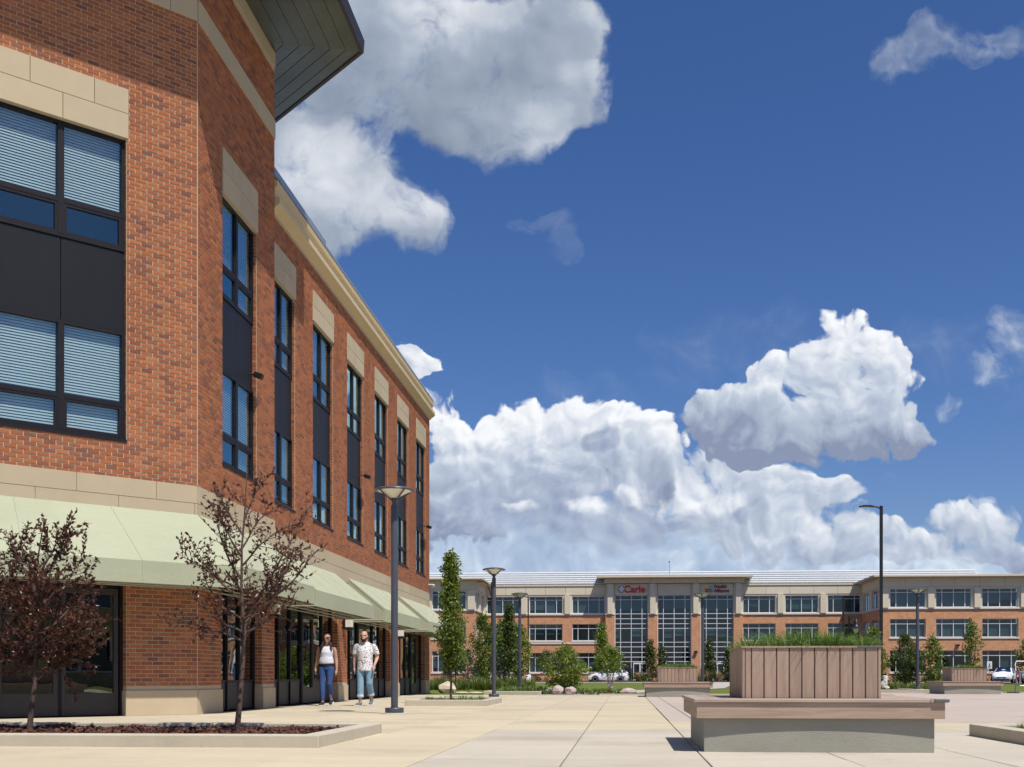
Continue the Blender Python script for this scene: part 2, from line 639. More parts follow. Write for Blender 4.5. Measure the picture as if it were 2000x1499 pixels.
def grained(name, c1, c2, axis_scale, rough=.65, orand=.06, bump=.15):
    """board with grain running along one axis"""
    m = bpy.data.materials.new(name)
    m.use_nodes = True
    t = m.node_tree
    N = NT(t)
    bs = t.nodes['Principled BSDF']
    P = N.n('ShaderNodeNewGeometry').outputs['Position']
    oi = N.n('ShaderNodeObjectInfo')
    mp = N.n('ShaderNodeMapping')
    t.links.new(P, mp.inputs[0])
    mp.inputs['Scale'].default_value = axis_scale
    t.links.new(N.vec(N.mul(oi.outputs['Random'], 9), N.mul(oi.outputs['Random'], 5)), mp.inputs['Location'])
    g = N.noise(mp.outputs[0], 1.0, 6, .62, dist=.8)
    c = N.mix(N.step(g, .32, .68), (*c1, 1), (*c2, 1))
    sc = N.n('ShaderNodeVectorMath', operation='SCALE')
    t.links.new(c, sc.inputs[0])
    N.set(sc.inputs['Scale'], N.mad(N.sub(oi.outputs['Random'], .5), 2 * orand, 1.0))
    t.links.new(sc.outputs[0], bs.inputs['Base Color'])
    bs.inputs['Roughness'].default_value = rough
    b = N.n('ShaderNodeBump')
    b.inputs['Strength'].default_value = bump
    b.inputs['Distance'].default_value = .01
    t.links.new(g, b.inputs['Height'])
    t.links.new(b.outputs[0], bs.inputs['Normal'])
    return m


def paved(name, col, joint, sx, sy, ox=0.0, oy=0.0, w=.012, var=.10, rough=.85):
    """cast concrete with saw joints too far away to tell apart as pieces"""
    m = mat(name, col, var, .8, rough, .08, 90, stain=.10)
    t = m.node_tree
    N = NT(t)
    bs = t.nodes['Principled BSDF']
    sep = N.n('ShaderNodeSeparateXYZ')
    t.links.new(N.n('ShaderNodeNewGeometry').outputs['Position'], sep.inputs[0])
    k = None
    cell = []
    for i, (s_, o_) in enumerate(((sx, ox), (sy, oy))):
        u = N.div(N.sub(sep.outputs[i], o_), s_)
        cell.append(N.m('FLOOR', u))
        fr = N.m('FRACT', u)
        d = N.m('MINIMUM', fr, N.sub(1.0, fr))
        e = N.m('LESS_THAN', d, w / s_)
        k = e if k is None else N.m('MAXIMUM', k, e)
    wn = N.n('ShaderNodeTexWhiteNoise')
    t.links.new(N.vec(cell[0], cell[1]), wn.inputs['Vector'])
    old = bs.inputs['Base Color'].links[0].from_socket
    sc = N.n('ShaderNodeVectorMath', operation='SCALE')
    t.links.new(old, sc.inputs[0])
    N.set(sc.inputs['Scale'], N.mad(N.sub(wn.outputs['Value'], .5), .10, 1.0))
    c = N.mix(k, sc.outputs[0], joint)
    t.links.new(c, bs.inputs['Base Color'])
    return m


def far_brick(name, c1, c2, mortar):
    """brickwork too far off to tell the bricks apart"""
    m = bpy.data.materials.new(name)
    m.use_nodes = True
    t = m.node_tree
    N = NT(t)
    bs = t.nodes['Principled BSDF']
    sep = N.n('ShaderNodeSeparateXYZ')
    t.links.new(N.n('ShaderNodeNewGeometry').outputs['Position'], sep.inputs[0])
    v = N.vec(N.add(sep.outputs[0], sep.outputs[1]), sep.outputs[2])
    br = N.n('ShaderNodeTexBrick')
    t.links.new(v, br.inputs[0])
    br.inputs['Color1'].default_value = (*c1, 1)
    br.inputs['Color2'].default_value = (*c2, 1)
    br.inputs['Mortar'].default_value = (*mortar, 1)
    br.inputs['Scale'].default_value = 1.0
    br.inputs['Mortar Size'].default_value = .012
    br.inputs['Brick Width'].default_value = .40
    br.inputs['Row Height'].default_value = .2
    n = N.noise(v, 1.4, 5, .7)
    sc = N.n('ShaderNodeVectorMath', operation='SCALE')
    t.links.new(br.outputs[0], sc.inputs[0])
    N.set(sc.inputs['Scale'], N.mad(N.sub(n, .5), .7, 1.0))
    t.links.new(sc.outputs[0], bs.inputs['Base Color'])
    bs.inputs['Roughness'].default_value = .9
    return m


BR = [(0, (.36, .130, .058)), (.20, (.42, .160, .070)), (.38, (.32, .112, .054)), (.54, (.38, .138, .060)), (.68, (.26, .095, .052)), (.80, (.35, .125, .057)), (.92, (.19, .080, .056)), (1, (.29, .110, .066))]
M = {}
M['brick'] = mat('brick_clay', (.4, .12, .06), .16, 14, .9, .25, 160, spec=.2, attr=BR, stain=.16)
M['mortar'] = mat('mortar', (.47, .39, .28), .10, 9, .95, .2, 150, spec=.1)
M['stone'] = mat('cast_stone', (.47, .39, .27), .07, 2.2, .9, .12, 220, spec=.2, orand=.05)
M['stone_base'] = mat('cast_stone_base', (.50, .41, .28), .10, 2.2, .9, .12, 220, spec=.2, orand=.03, stain=.12)
M['cornice'] = mat('cornice_paint', (.58, .46, .27), .06, 2, .6, orand=.03)
M['frame'] = mat('dark_bronze_frame', (.014, .013, .017), .15, 3, .5, spec=.22)
M['panel'] = mat('dark_spandrel', (.013, .014, .019), .2, 1.5, .5, spec=.22)
M['kick'] = mat('bronze_kick_panel', (.045, .04, .04), .15, 2, .5, spec=.3)
M['blind'] = mat('blind_slat', (.66, .66, .62), .05, 2, .6)
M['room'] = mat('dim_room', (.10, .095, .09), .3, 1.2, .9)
M['glass'] = glass('blue_window_glass', (.86, .92, .93), .035, 1.5, (.62, .95, 1.0), .06)
M['shop_glass'] = glass('shop_glass', (.20, .24, .24), .12, 1.3, (.95, 1, .97), .10)
M['awning'] = mat('awning_canvas', (.375, .395, .275), .07, 1.1, .85, .35, 7, spec=.2, stain=.09)
M['bar'] = mat('awning_bar', (.34, .33, .26), .1, 4, .6)
M['soffit'] = mat('zinc_soffit', (.125, .145, .135), .35, 1.1, .38, .05, 30, metal=.75, orand=.10, streak=(1, 1, 3))
M['eave'] = mat('dark_eave', (.035, .032, .035), .15, 2, .5)
M['roofmetal'] = mat('roof_flashing', (.42, .45, .48), .1, 1, .4, metal=.6)
M['concrete'] = mat('slab_concrete', (.505, .435, .308), .12, .9, .88, .10, 130, spec=.25, orand=.055, streak=(.5, 1.6, 1), stain=.17, dirt=.16)
M['concrete_far'] = paved('far_plaza_concrete', (.49, .425, .305), (.30, .25, .18), 1.17, 1.29, -.5, .45, .008)
M['joint'] = mat('joint_sand', (.17, .14, .10), .2, 8, .95)
M['pink'] = paved('pink_plaza_concrete', (.43, .36, .305), (.36, .29, .25), 3.05, 3.05, .6, 16.5, .006, .07)
M['curb'] = mat('curb_concrete', (.49, .44, .34), .12, 1.6, .9, .25, 90, spec=.25, stain=.16, dirt=.18)
M['cast'] = mat('grey_cast_concrete', (.315, .305, .25), .13, 1.4, .85, .25, 45, spec=.3, streak=(1, 1, 3.2), stain=.12)
M['mulch'] = leafmat('bark_mulch', [(0, (.045, .016, .010)), (.5, (.085, .030, .018)), (1, (.14, .055, .032))], .9, 0.0)
M['soil'] = mat('bark_soil', (.06, .025, .016), .4, 12, .95, .8, 60)
M['plank_v'] = grained('composite_plank', (.30, .21, .152), (.385, .28, .208), (16, 16, 1.2))
M['plank_h'] = grained('composite_fascia', (.31, .22, .158), (.41, .298, .22), (1.4, 1.4, 26))
M['plank_t'] = grained('composite_top', (.34, .255, .20), (.43, .33, .265), (1.4, 26, 26))
M['cap'] = mat('grey_metal_cap', (.15, .145, .15), .15, 6, .5, metal=.4)
M['lamp'] = mat('lamp_grey_paint', (.058, .064, .082), .08, 3, .38, spec=.5)
M['lens'] = mat('lamp_lens', (.75, .72, .62), .03, 2, .35)
M['black'] = mat('black_paint', (.012, .012, .014), .1, 3, .4)
M['white'] = mat('white_paint', (.78, .78, .76), .05, 3, .45)
M['galv'] = mat('galvanised_grey', (.30, .30, .32), .12, 5, .4, metal=.5)
M['bark'] = mat('tree_bark', (.10, .065, .05), .5, 14, .95, .8, 40, streak=(1, 1, .35))
M['bark_pale'] = mat('pale_bark', (.34, .30, .26), .5, 18, .9, .6, 40, streak=(1, 1, .4))

# ---------------------------------------------------------------- ground, plaza
def plane(name, x0, x1, y0, y1, z, m, label, parent=None, kind='structure', th=.0):
    mb = MB()
    if th:
        mb.box(x0, x1, y0, y1, z - th, z)
    else:
        mb.face((x0, y0, z), (x1, y0, z), (x1, y1, z), (x0, y1, z))
    return ob(name, mb, m, parent, label, None, None, kind)


M['lawn'] = mat('lawn_grass', (.12, .15, .032), .35, .5, .95, .6, 40, spec=.1, stain=.2)
M['field'] = mat('field_grass', (.09, .12, .035), .4, .08, .95, spec=.1)
M['road'] = mat('light_road_concrete', (.42, .38, .33), .08, .3, .9, .05, 60, stain=.12)
M['asphalt'] = mat('asphalt', (.055, .055, .058), .15, 1, .9, .2, 90)
M['concrete_grey'] = mat('grey_slab_concrete', (.475, .43, .345), .12, .9, .88, .10, 130, spec=.25, orand=.05, streak=(.5, 1.6, 1), stain=.17, dirt=.16)

SX, SY, X0, Y0 = 1.17, 1.285, -.5, 9.33
mb = MB()
mb.face((-2500, -2500, -.06), (2500, -2500, -.06), (2500, 2500, -.06), (-2500, 2500, -.06))
ob('ground', mb, M['field'], None, 'flat grass field the whole campus stands on', None, None, 'structure')
pave = plane('plaza', -40, 26, -30, 39.8, -.022, M['joint'], 'pale concrete plaza of square slabs in front of the brick building')
slab_me = {}


def slab_mesh(m):
    mb = MB()
    g, b = .006, .004
    x, y = SX / 2 - g, SY / 2 - g
    mb.face((-x + b, -y + b, 0), (x - b, -y + b, 0), (x - b, y - b, 0), (-x + b, y - b, 0))
    for (p, q) in (((-1, -1), (1, -1)), ((1, -1), (1, 1)), ((1, 1), (-1, 1)), ((-1, 1), (-1, -1))):
        P_, Q_ = (p[0] * x, p[1] * y, -b), (q[0] * x, q[1] * y, -b)
        P2, Q2 = (p[0] * (x - b), p[1] * (y - b), 0), (q[0] * (x - b), q[1] * (y - b), 0)
        mb.face(P_, Q_, Q2, P2)
        mb.face((P_[0], P_[1], -.03), (Q_[0], Q_[1], -.03), Q_, P_)
    me = bpy.data.meshes.new('slab')
    me.from_pydata(mb.v, [], mb.f)
    me.materials.append(m)
    return me


SLABS = {0: slab_mesh(M['concrete']), 1: slab_mesh(M['concrete_grey'])}
XI, YI = range(-6, 7), range(-2, 11)                 # slab columns and rows
for j in YI:
    for i in XI:
        cx, cy = X0 + (i + .5) * SX, Y0 + (j + .5) * SY
        if cx > .6 and cy > 17:
            continue
        o = link(bpy.data.objects.new('slab', SLABS[1 if (cx > -1.6 and cy < 14.4) else 0]))
        o.parent = pave
        o.location = (cx, cy, R.uniform(-.0012, .0012))
SXa, SXb, SYa, SYb = X0 + XI[0] * SX, X0 + (XI[-1] + 1) * SX, Y0 + YI[0] * SY, Y0 + (YI[-1] + 1) * SY
PKX, PKY = X0 + SX, Y0 + 6 * SY                      # corner of the pink paving
mb = MB()
for (x0, x1, y0, y1) in ((-40, SXa, -30, 39.8), (SXa, 26, -30, SYa), (SXb, 26, SYa, PKY), (SXa, PKX, SYb, 39.8)):
    mb.face((x0, y0, 0), (x1, y0, 0), (x1, y1, 0), (x0, y1, 0))
ob('outer_paving', mb, M['concrete_far'], pave)
mb = MB()
mb.face((PKX + .42, PKY, 0), (26, PKY, 0), (26, 45.5, 0), (9.5, 45.5, 0), (9.5, 39.8, 0), (PKX + .42, 39.8, 0))
pk = ob('pink_paving', mb, M['pink'], None, 'pinkish concrete paving beyond the nearest wooden planter', None, None, 'structure')
for k in range(6):
    mb = MB()
    y = PKY + k * 3.8
    mb.box(PKX + .012, PKX + .40, y + .01, min(y + 3.79, 39.8), -.03, .002)
    ob('border_slab', mb, mat('border_%d' % k, (.44 + R.uniform(-.02, .02), .37, .31), .07, .9, .9), pk)
mb = MB()
mb.face((26, 16, -.012), (70, 16, -.012), (70, 45.5, -.012), (26, 45.5, -.012))
ob('side_paving', mb, M['pink'], pk)

# lawns, road, paths towards the far building
plane('lawn', -30, 75, 39.8, 109, -.012, M['lawn'], 'mown lawn between the plaza and the road')
plane('road', -150, 150, 109, 119, .004, M['road'], 'pale concrete drive in front of the far building')
plane('forecourt', -150, 150, 119, 170, -.004, M['soil'], 'reddish mulch beds along the foot of the far building')
mb = MB()
mb.face((-3.2, 40, .004), (-.9, 40, .004), (5.5, 62, .004), (11, 109, .004), (7.2, 109, .004), (3.2, 62, .004))
ob('path', mb, M['road'], None, 'pale footpath crossing the lawn towards the drive', None, None, 'structure')
mb = MB()
mb.face((24, 92, .002), (75, 92, .002), (75, 109, .002), (24, 109, .002))
ob('car_park', mb, M['asphalt'], None, 'asphalt car park right of the lawn', None, None, 'structure')
mb = MB()
mb.box(-.9, 9.4, 39.8, 40.0, -.05, .05)
mb.box(9.3, 26, 45.4, 45.6, -.05, .05)
ob('lawn_kerb', mb, M['curb'], None, 'low concrete kerb where the plaza meets the lawn', None, None, 'structure')

# ---------------------------------------------------------------- brick building on the left
S2 = math.sqrt(.5)
CX, CY = -7.70, 19.55
bld = thing('brick_building', 'three storey red brick corner building with eaved tower on the left', 'building', (-12, 30, 0))


class Face:
    def __init__(s, o, d, n, L):
        s.o, s.d, s.n, s.L = Vector((*o, 0)), Vector((*d, 0)), Vector((*n, 0)), L
        s.flip = s.d.cross(s.n).z < 0

    def p(s, a, out, z):
        q = s.o + s.d * a + s.n * out
        return Vector((q.x, q.y, z))

    def box(s, mb, s0, s1, o0, o1, z0, z1):
        a, b, c = s.d * (s1 - s0), s.n * (o1 - o0), Vector((0, 0, z1 - z0))
        if s.flip:
            a, b = b, a
        mb.obox(s.p(s0, o0, z0), a, b, c)

    def quad(s, mb, s0, s1, out, z0, z1):
        q = [s.p(s0, out, z0), s.p(s1, out, z0), s.p(s1, out, z1), s.p(s0, out, z1)]
        if not s.flip:
            q.reverse()
        mb.face(*q)


LC = 4.65
F_CH = Face((CX, CY), (-S2, -S2), (S2, -S2), LC)                    # chamfer looking at the plaza
F_SD = Face((CX, CY), (0, 1), (1, 0), 4.43)                         # side of the tower
F_MN = Face((CX - .08, CY + 4.43), (0, 1), (1, 0), 19.9)            # long wing
C2 = (CX - S2 * LC, CY - S2 * LC)
F_FR = Face(C2, (-1, 0), (0, -1), 4.43)                             # next face of the tower, out of view
TW = dict(sill=4.77, sp0=6.65, sp1=8.04, head=9.98, lint=10.84)
MW = dict(sill=4.59, sp0=6.28, sp1=7.69, head=9.58, lint=10.34)
GH = 3.0
h_ch = [(1.27, 3.40, TW['sill'], TW['head']), (1.27, 3.40, 0, GH)]
h_sd = [(1.26, 3.24, TW['sill'], TW['head']), (1.20, 3.62, 0, GH)]
WY = [24.02, 27.28, 30.71, 34.15, 37.6, 41.05]
h_mn = [(y - 23.98, y - 23.98 + (1.75 if i == 0 else 1.92), MW['sill'], MW['head']) for i, y in enumerate(WY)]
g_mn = [(.14, 5.72), (6.74, 12.52), (13.92, 18.95)]
h_mn = [(max(.06, a), b, c, d) for a, b, c, d in h_mn]
h_mn += [(a, b, 0, GH) for a, b in g_mn]
h_fr = [(1.2, 3.2, TW['sill'], TW['head']), (1.2, 3.2, 0, GH)]

BRICKS = []             # (pos, s axis, normal, length, face id)
BL, BC = .203, .0732


def brick_rows(F, s0, s1, z0, z1, holes, fid, shift=0.0):
    k0 = int(math.ceil(z0 / BC - 1e-6))
    k1 = int(math.floor(z1 / BC + 1e-6))
    for k in range(k0, k1):
        z = k * BC
        iv = [(s0, s1)]
        for (a, b, c, d) in holes:
            if z + BC * .5 > c and z + BC * .5 < d:
                nv = []
                for (p, q) in iv:
                    if b <= p or a >= q:
                        nv.append((p, q))
                    else:
                        if a > p:
                            nv.append((p, a))
                        if b < q:
                            nv.append((b, q))
                iv = nv
        off = (BL / 2 if k % 2 else 0.0) + shift
        for (p, q) in iv:
            m = math.floor((p - off) / BL)
            while m * BL + off < q:
                a, b = max(p, m * BL + off), min(q, (m + 1) * BL + off)
                m += 1
                if b - a > .018:
                    BRICKS.append((F, a + .006, b - .006, z + .006, z + BC - .006, fid))


def wall_quads(mb, F, s0, s1, z0, z1, holes, depth=.22):
    ss = sorted({s0, s1, *[v for h in holes for v in h[:2]]})
    zs = sorted({z0, z1, *[v for h in holes for v in h[2:]]})
    for a, b in zip(ss, ss[1:]):
        for c, d in zip(zs, zs[1:]):
            ms, mz = (a + b) / 2, (c + d) / 2
            if a < s0 - 1e-6 or b > s1 + 1e-6 or c < z0 - 1e-6 or d > z1 + 1e-6:
                continue
            if any(h[0] < ms < h[1] and h[2] < mz < h[3] for h in holes):
                continue
            F.quad(mb, a, b, 0, c, d)
    for (a, b, c, d) in holes:
        for s_, sg in ((a, 1), (b, -1)):
            q = [F.p(s_, 0, c), F.p(s_, -depth, c), F.p(s_, -depth, d), F.p(s_, 0, d)]
            if (sg > 0) == F.flip:
                q.reverse()
            mb.face(*q)
        for z_, sg in ((c, 1), (d, -1)):
            q = [F.p(a, 0, z_), F.p(b, 0, z_), F.p(b, -depth, z_), F.p(a, -depth, z_)]
            if (sg > 0) != F.flip:
                q.reverse()
            mb.face(*q)


def jamb_bricks(F, hole, fid, depth=.2):
    a, b, c, d = hole
    z0 = max(c, .44)
    for s_, dd in ((a, 1), (b, -1)):
        o = F.p(s_, 0, 0)
        FJ = Face((o.x, o.y), (-F.n.x, -F.n.y), (F.d.x * dd, F.d.y * dd), depth)
        brick_rows(FJ, 0, depth, z0, d, [], fid, .101)


TOPT = 14.05
mbw = MB()
for F, holes, zt, fid in ((F_CH, h_ch, TOPT, 0), (F_SD, h_sd, TOPT, 1), (F_MN, h_mn, 10.97, 2), (F_FR, h_fr, TOPT, 3)):
    wall_quads(mbw, F, 0, F.L, 0, zt + (.6 if zt > 12 else 0), holes)
    extra = []
    if fid == 2:
        extra = [(0, F.L, 3.30, 3.98)] + [(a - .02, b + .02, MW['head'], MW['lint']) for a, b, c, d in holes if c > 1]
    elif fid in (0, 1, 3):
        extra = [(0, F.L, 3.45, 4.12), (0, F.L, 12.5, 12.92)] + [(a - .03, b + .03, TW['head'], TW['lint']) for a, b, c, d in holes if c > 1]
    brick_rows(F, .0 if fid != 2 else .0, F.L, .44, zt, list(holes) + extra, fid, .04 * fid)
    for h in holes:
        jamb_bricks(F, h, fid)
# blind outer walls that close the volume
mbw.face((CX - .08, 43.88, 0), (-22, 43.88, 0), (-22, 43.88, 11.4), (CX - .08, 43.88, 11.4))
mbw.face((-22, 43.88, 0), (-22, 16.26, 0), (-22, 16.26, 11.4), (-22, 43.88, 11.4))
mbw.face((-22, 16.26, 0), (C2[0] - 4.43, C2[1], 0), (C2[0] - 4.43, C2[1], 11.4), (-22, 16.26, 11.4))
D2 = (CX, CY + 4.0)
mbw.face((D2[0], D2[1], 11), (D2[0] - 3.3, D2[1] + 3.3, 11), (D2[0] - 3.3, D2[1] + 3.3, 14.65), (D2[0], D2[1], 14.65))
wall = ob('wall', mbw, M['mortar'], bld)

CAMP = Vector((0, 0, .7))
full = [i for i, b in enumerate(BRICKS) if b[5] == 0 and b[2] - b[1] > BL - .0135 and b[0] is F_CH and b[1] < 3.2 and b[3] < 4.7]
full.sort(key=lambda i: (F_CH.p(BRICKS[i][1], 0, BRICKS[i][3]) - CAMP).length)
solo = set(full[:300])
mbs = MB()
PROUD = .007
for i, (F, a, b, z0, z1, fid) in enumerate(BRICKS):
    if i in solo:
        continue
    pr = PROUD + R.uniform(-.0018, .0018)
    mbs.cur = R.random() + .001
    f_, g_ = .002, .0025
    P0 = [F.p(a, -.004, z0), F.p(b, -.004, z0), F.p(b, -.004, z1), F.p(a, -.004, z1)]
    P1 = [F.p(a + g_, pr, z0 + f_), F.p(b - g_, pr, z0 + f_), F.p(b - g_, pr, z1 - f_), F.p(a + g_, pr, z1 - f_)]
    if F.flip:
        mbs.face(*P1)
    else:
        mbs.face(*reversed(P1))
    for k in range(4):
        q = [P0[k], P0[(k + 1) % 4], P1[(k + 1) % 4], P1[k]]
        mbs.face(*(q if F.flip else reversed(q)))
mbs.cur = 0
ob('brickwork', mbs, M['brick'], wall, kind='stuff')
bm = MB()
Lb, Hb = BL - .012, BC - .012
g_ = .0025
P0 = [(0, .004, 0), (Lb, .004, 0), (Lb, .004, Hb), (0, .004, Hb)]
P1 = [(g_, -PROUD, .002), (Lb - g_, -PROUD, .002), (Lb - g_, -PROUD, Hb - .002), (g_, -PROUD, Hb - .002)]
bm.face(*P1)
for k in range(4):
    bm.face(P0[k], P0[(k + 1) % 4], P1[(k + 1) % 4], P1[k])
brick_me = bpy.data.meshes.new('brick')
brick_me.from_pydata(bm.v, [], bm.f)
brick_me.materials.append(M['brick'])
for i in solo:
    F, a, b, z0, z1, fid = BRICKS[i]
    o = link(bpy.data.objects.new('brick', brick_me))
    o.parent = wall
    p = F.p(b, R.uniform(-.0015, .0015), z0) - WL[wall.name]
    o.location = p
    o.rotation_euler = (0, 0, math.radians(45))


# cast stone: base course, belt courses, lintels; every block its own piece
def stones(F, s0, s1, z0, z1, cuts, name='band_stone', proud=.018, holes=(), m='stone', back=.02):
    es = [s0] + [c for c in cuts if s0 < c < s1] + [s1]
    for a, b in zip(es, es[1:]):
        mb = MB()
        F.box(mb, a + .004, b - .004, -back, proud + R.uniform(-.001, .001), z0 + .004, z1 - .004)
        ob(name, mb, M[m], wall, bevel=.004)


def steps(a, b, w, o=0.0):
    return [a + o + w * k for k in range(-1, int((b - a) / w) + 2)]


for F, holes in ((F_CH, h_ch), (F_SD, h_sd), (F_MN, h_mn), (F_FR, h_fr)):
    gr = sorted((a, b) for a, b, c, d in holes if c == 0)
    e = [0] + [v for g in gr for v in g] + [F.L]
    for a, b in zip(e[::2], e[1::2]):
        mb = MB()
        F.box(mb, a - (.02 if a > 0 else -.002), b + (.02 if b < F.L else (.02 if F is F_MN else -.002)), -.22, .03, 0, .44)
        ob('base_stone', mb, M['stone_base'], wall, bevel=.006)
    if F is F_MN:
        stones(F, 0, F.L, 3.66, 3.98, steps(0, F.L, 1.38, .6))
        stones(F, 0, F.L, 3.30, 3.66, steps(0, F.L, 1.38, 0.0))
        for a, b, c, d in holes:
            if c > 1:
                mid = (a + b) / 2
                stones(F, a - .02, b + .02, MW['head'], (MW['head'] + MW['lint']) / 2, [mid], 'lintel_stone', .03)
                stones(F, a - .02, b + .02, (MW['head'] + MW['lint']) / 2, MW['lint'], [a + .36, b - .36], 'lintel_stone', .03)
    else:
        stones(F, 0, F.L, 3.80, 4.12, steps(0, F.L, 1.36, .75))
        stones(F, 0, F.L, 3.45, 3.80, steps(0, F.L, 1.36, .05))
        stones(F, 0, F.L, 12.5, 12.92, steps(0, F.L, 1.36, .5), proud=.03)
        stones(F, 0, F.L, 14.07, 14.4, steps(0, F.L, 1.36, .1), proud=.03)
        for a, b, c, d in holes:
            if c > 1:
                mid, zm = (a + b) / 2, (TW['head'] + TW['lint']) / 2
                stones(F, a - .03, b + .03, TW['head'], zm, [mid], 'lintel_stone', .03)
                stones(F, a - .03, b + .03, zm, TW['lint'], [a + .55, b - .55], 'lintel_stone', .03)


# sealant joint down the corner
mb = MB()
for z0, z1 in ((.45, 3.44), (4.125, 12.49), (12.93, 14.05)):
    mb.tube([(CX + .006, CY - .003, z0), (CX + .006, CY - .003, z1)], .011, 6)
ob('movement_joint', mb, M['mortar'], wall, kind='stuff')


# windows
def bars(F, mb, s0, s1, z0, z1, w, o0, o1):
    F.box(mb, s0, s0 + w, o0, o1, z0, z1)
    F.box(mb, s1 - w, s1, o0, o1, z0, z1)
    F.box(mb, s0 + w, s1 - w, o0, o1, z0, z0 + w)
    F.box(mb, s0 + w, s1 - w, o0, o1, z1 - w, z1)


def blind(F, par, s0, s1, z0, z1, o, slat=.048, tilt=.6):
    mb = MB()
    z = z1
    while z > z0 + .01:
        a, b = F.p(s0, o, z - .021), F.p(s1, o, z - .021)
        c, d = F.p(s1, o - .014, z + .017), F.p(s0, o - .014, z + .017)
        mb.face(a, b, c, d)
        z -= slat
    ob('blind', mb, M['blind'], par, kind='stuff')


def window_unit(F, hole, T, drops):
    a, b, c, d = hole
    rec, w = -.065, .055
    mid = (a + b) / 2
    n = 0
    for z0, z1 in ((T['sill'], T['sp0']), (T['sp1'], T['head'])):
        mb = MB()
        tz = z0 + .62
        bars(F, mb, a, b, z0 + .002, z1 - .002, w, rec - .08, rec)
        F.box(mb, mid - .05, mid + .05, rec - .08, rec + .004, z0 + w - .004, z1 - w + .004)
        for p, q in ((a + w, mid - .05), (mid + .05, b - w)):
            F.box(mb, p - .004, q + .004, rec - .078, rec - .002, tz - .04, tz + .04)
            bars(F, mb, p - .003, q + .003, z0 + w - .003, tz - .038, .05, rec - .07, rec - .008)
        win = ob('window', mb, M['frame'], bld)
        if z0 == T['sill']:
            mb = MB()
            F.box(mb, a - .004, b + .004, rec - .05, .022, z0 - .045, z0)
            ob('sill', mb, M['frame'], win)
        for p, q in ((a + w, mid - .05), (mid + .05, b - w)):
            for zz0, zz1 in ((z0 + w, tz - .04), (tz + .04, z1 - w)):
                mb = MB()
                F.box(mb, p, q, rec - .046, rec - .04, zz0, zz1)
                ob('pane', mb, M['glass'], win)
            dr = drops[n % len(drops)]
            n += 1
            lo = z0 + w + (1 - dr) * (z1 - z0 - 2 * w)
            if dr > 0:
                blind(F, win, p + .01, q - .01, lo, z1 - w, rec - .10)
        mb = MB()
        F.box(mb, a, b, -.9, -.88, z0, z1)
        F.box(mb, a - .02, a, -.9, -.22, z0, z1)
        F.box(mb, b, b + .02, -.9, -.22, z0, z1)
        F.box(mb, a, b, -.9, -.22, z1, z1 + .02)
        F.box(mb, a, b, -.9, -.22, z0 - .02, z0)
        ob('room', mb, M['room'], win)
    for p, q in ((a, mid), (mid, b)):
        mb = MB()
        F.box(mb, p + .006, q - .006, rec - .06, rec - .02, T['sp0'] + .004, T['sp1'] - .004)
        ob('spandrel_panel', mb, M['panel'], bld, bevel=.003)


window_unit(F_CH, h_ch[0], TW, [1.0, 1.0, .68, .68])
window_unit(F_SD, h_sd[0], TW, [.7, 1.0, .66, 1.0])
window_unit(F_FR, h_fr[0], TW, [.7, .4])
DR = [[.8, .9, .7, 1], [1, .7, .6, 1], [.9, .66, .9, .8], [1, .8, .66, .8], [.7, 1, .7, .66], [.8, .7, .9, 1]]
for i, h in enumerate(h_mn[:6]):
    window_unit(F_MN, h, MW, DR[i])


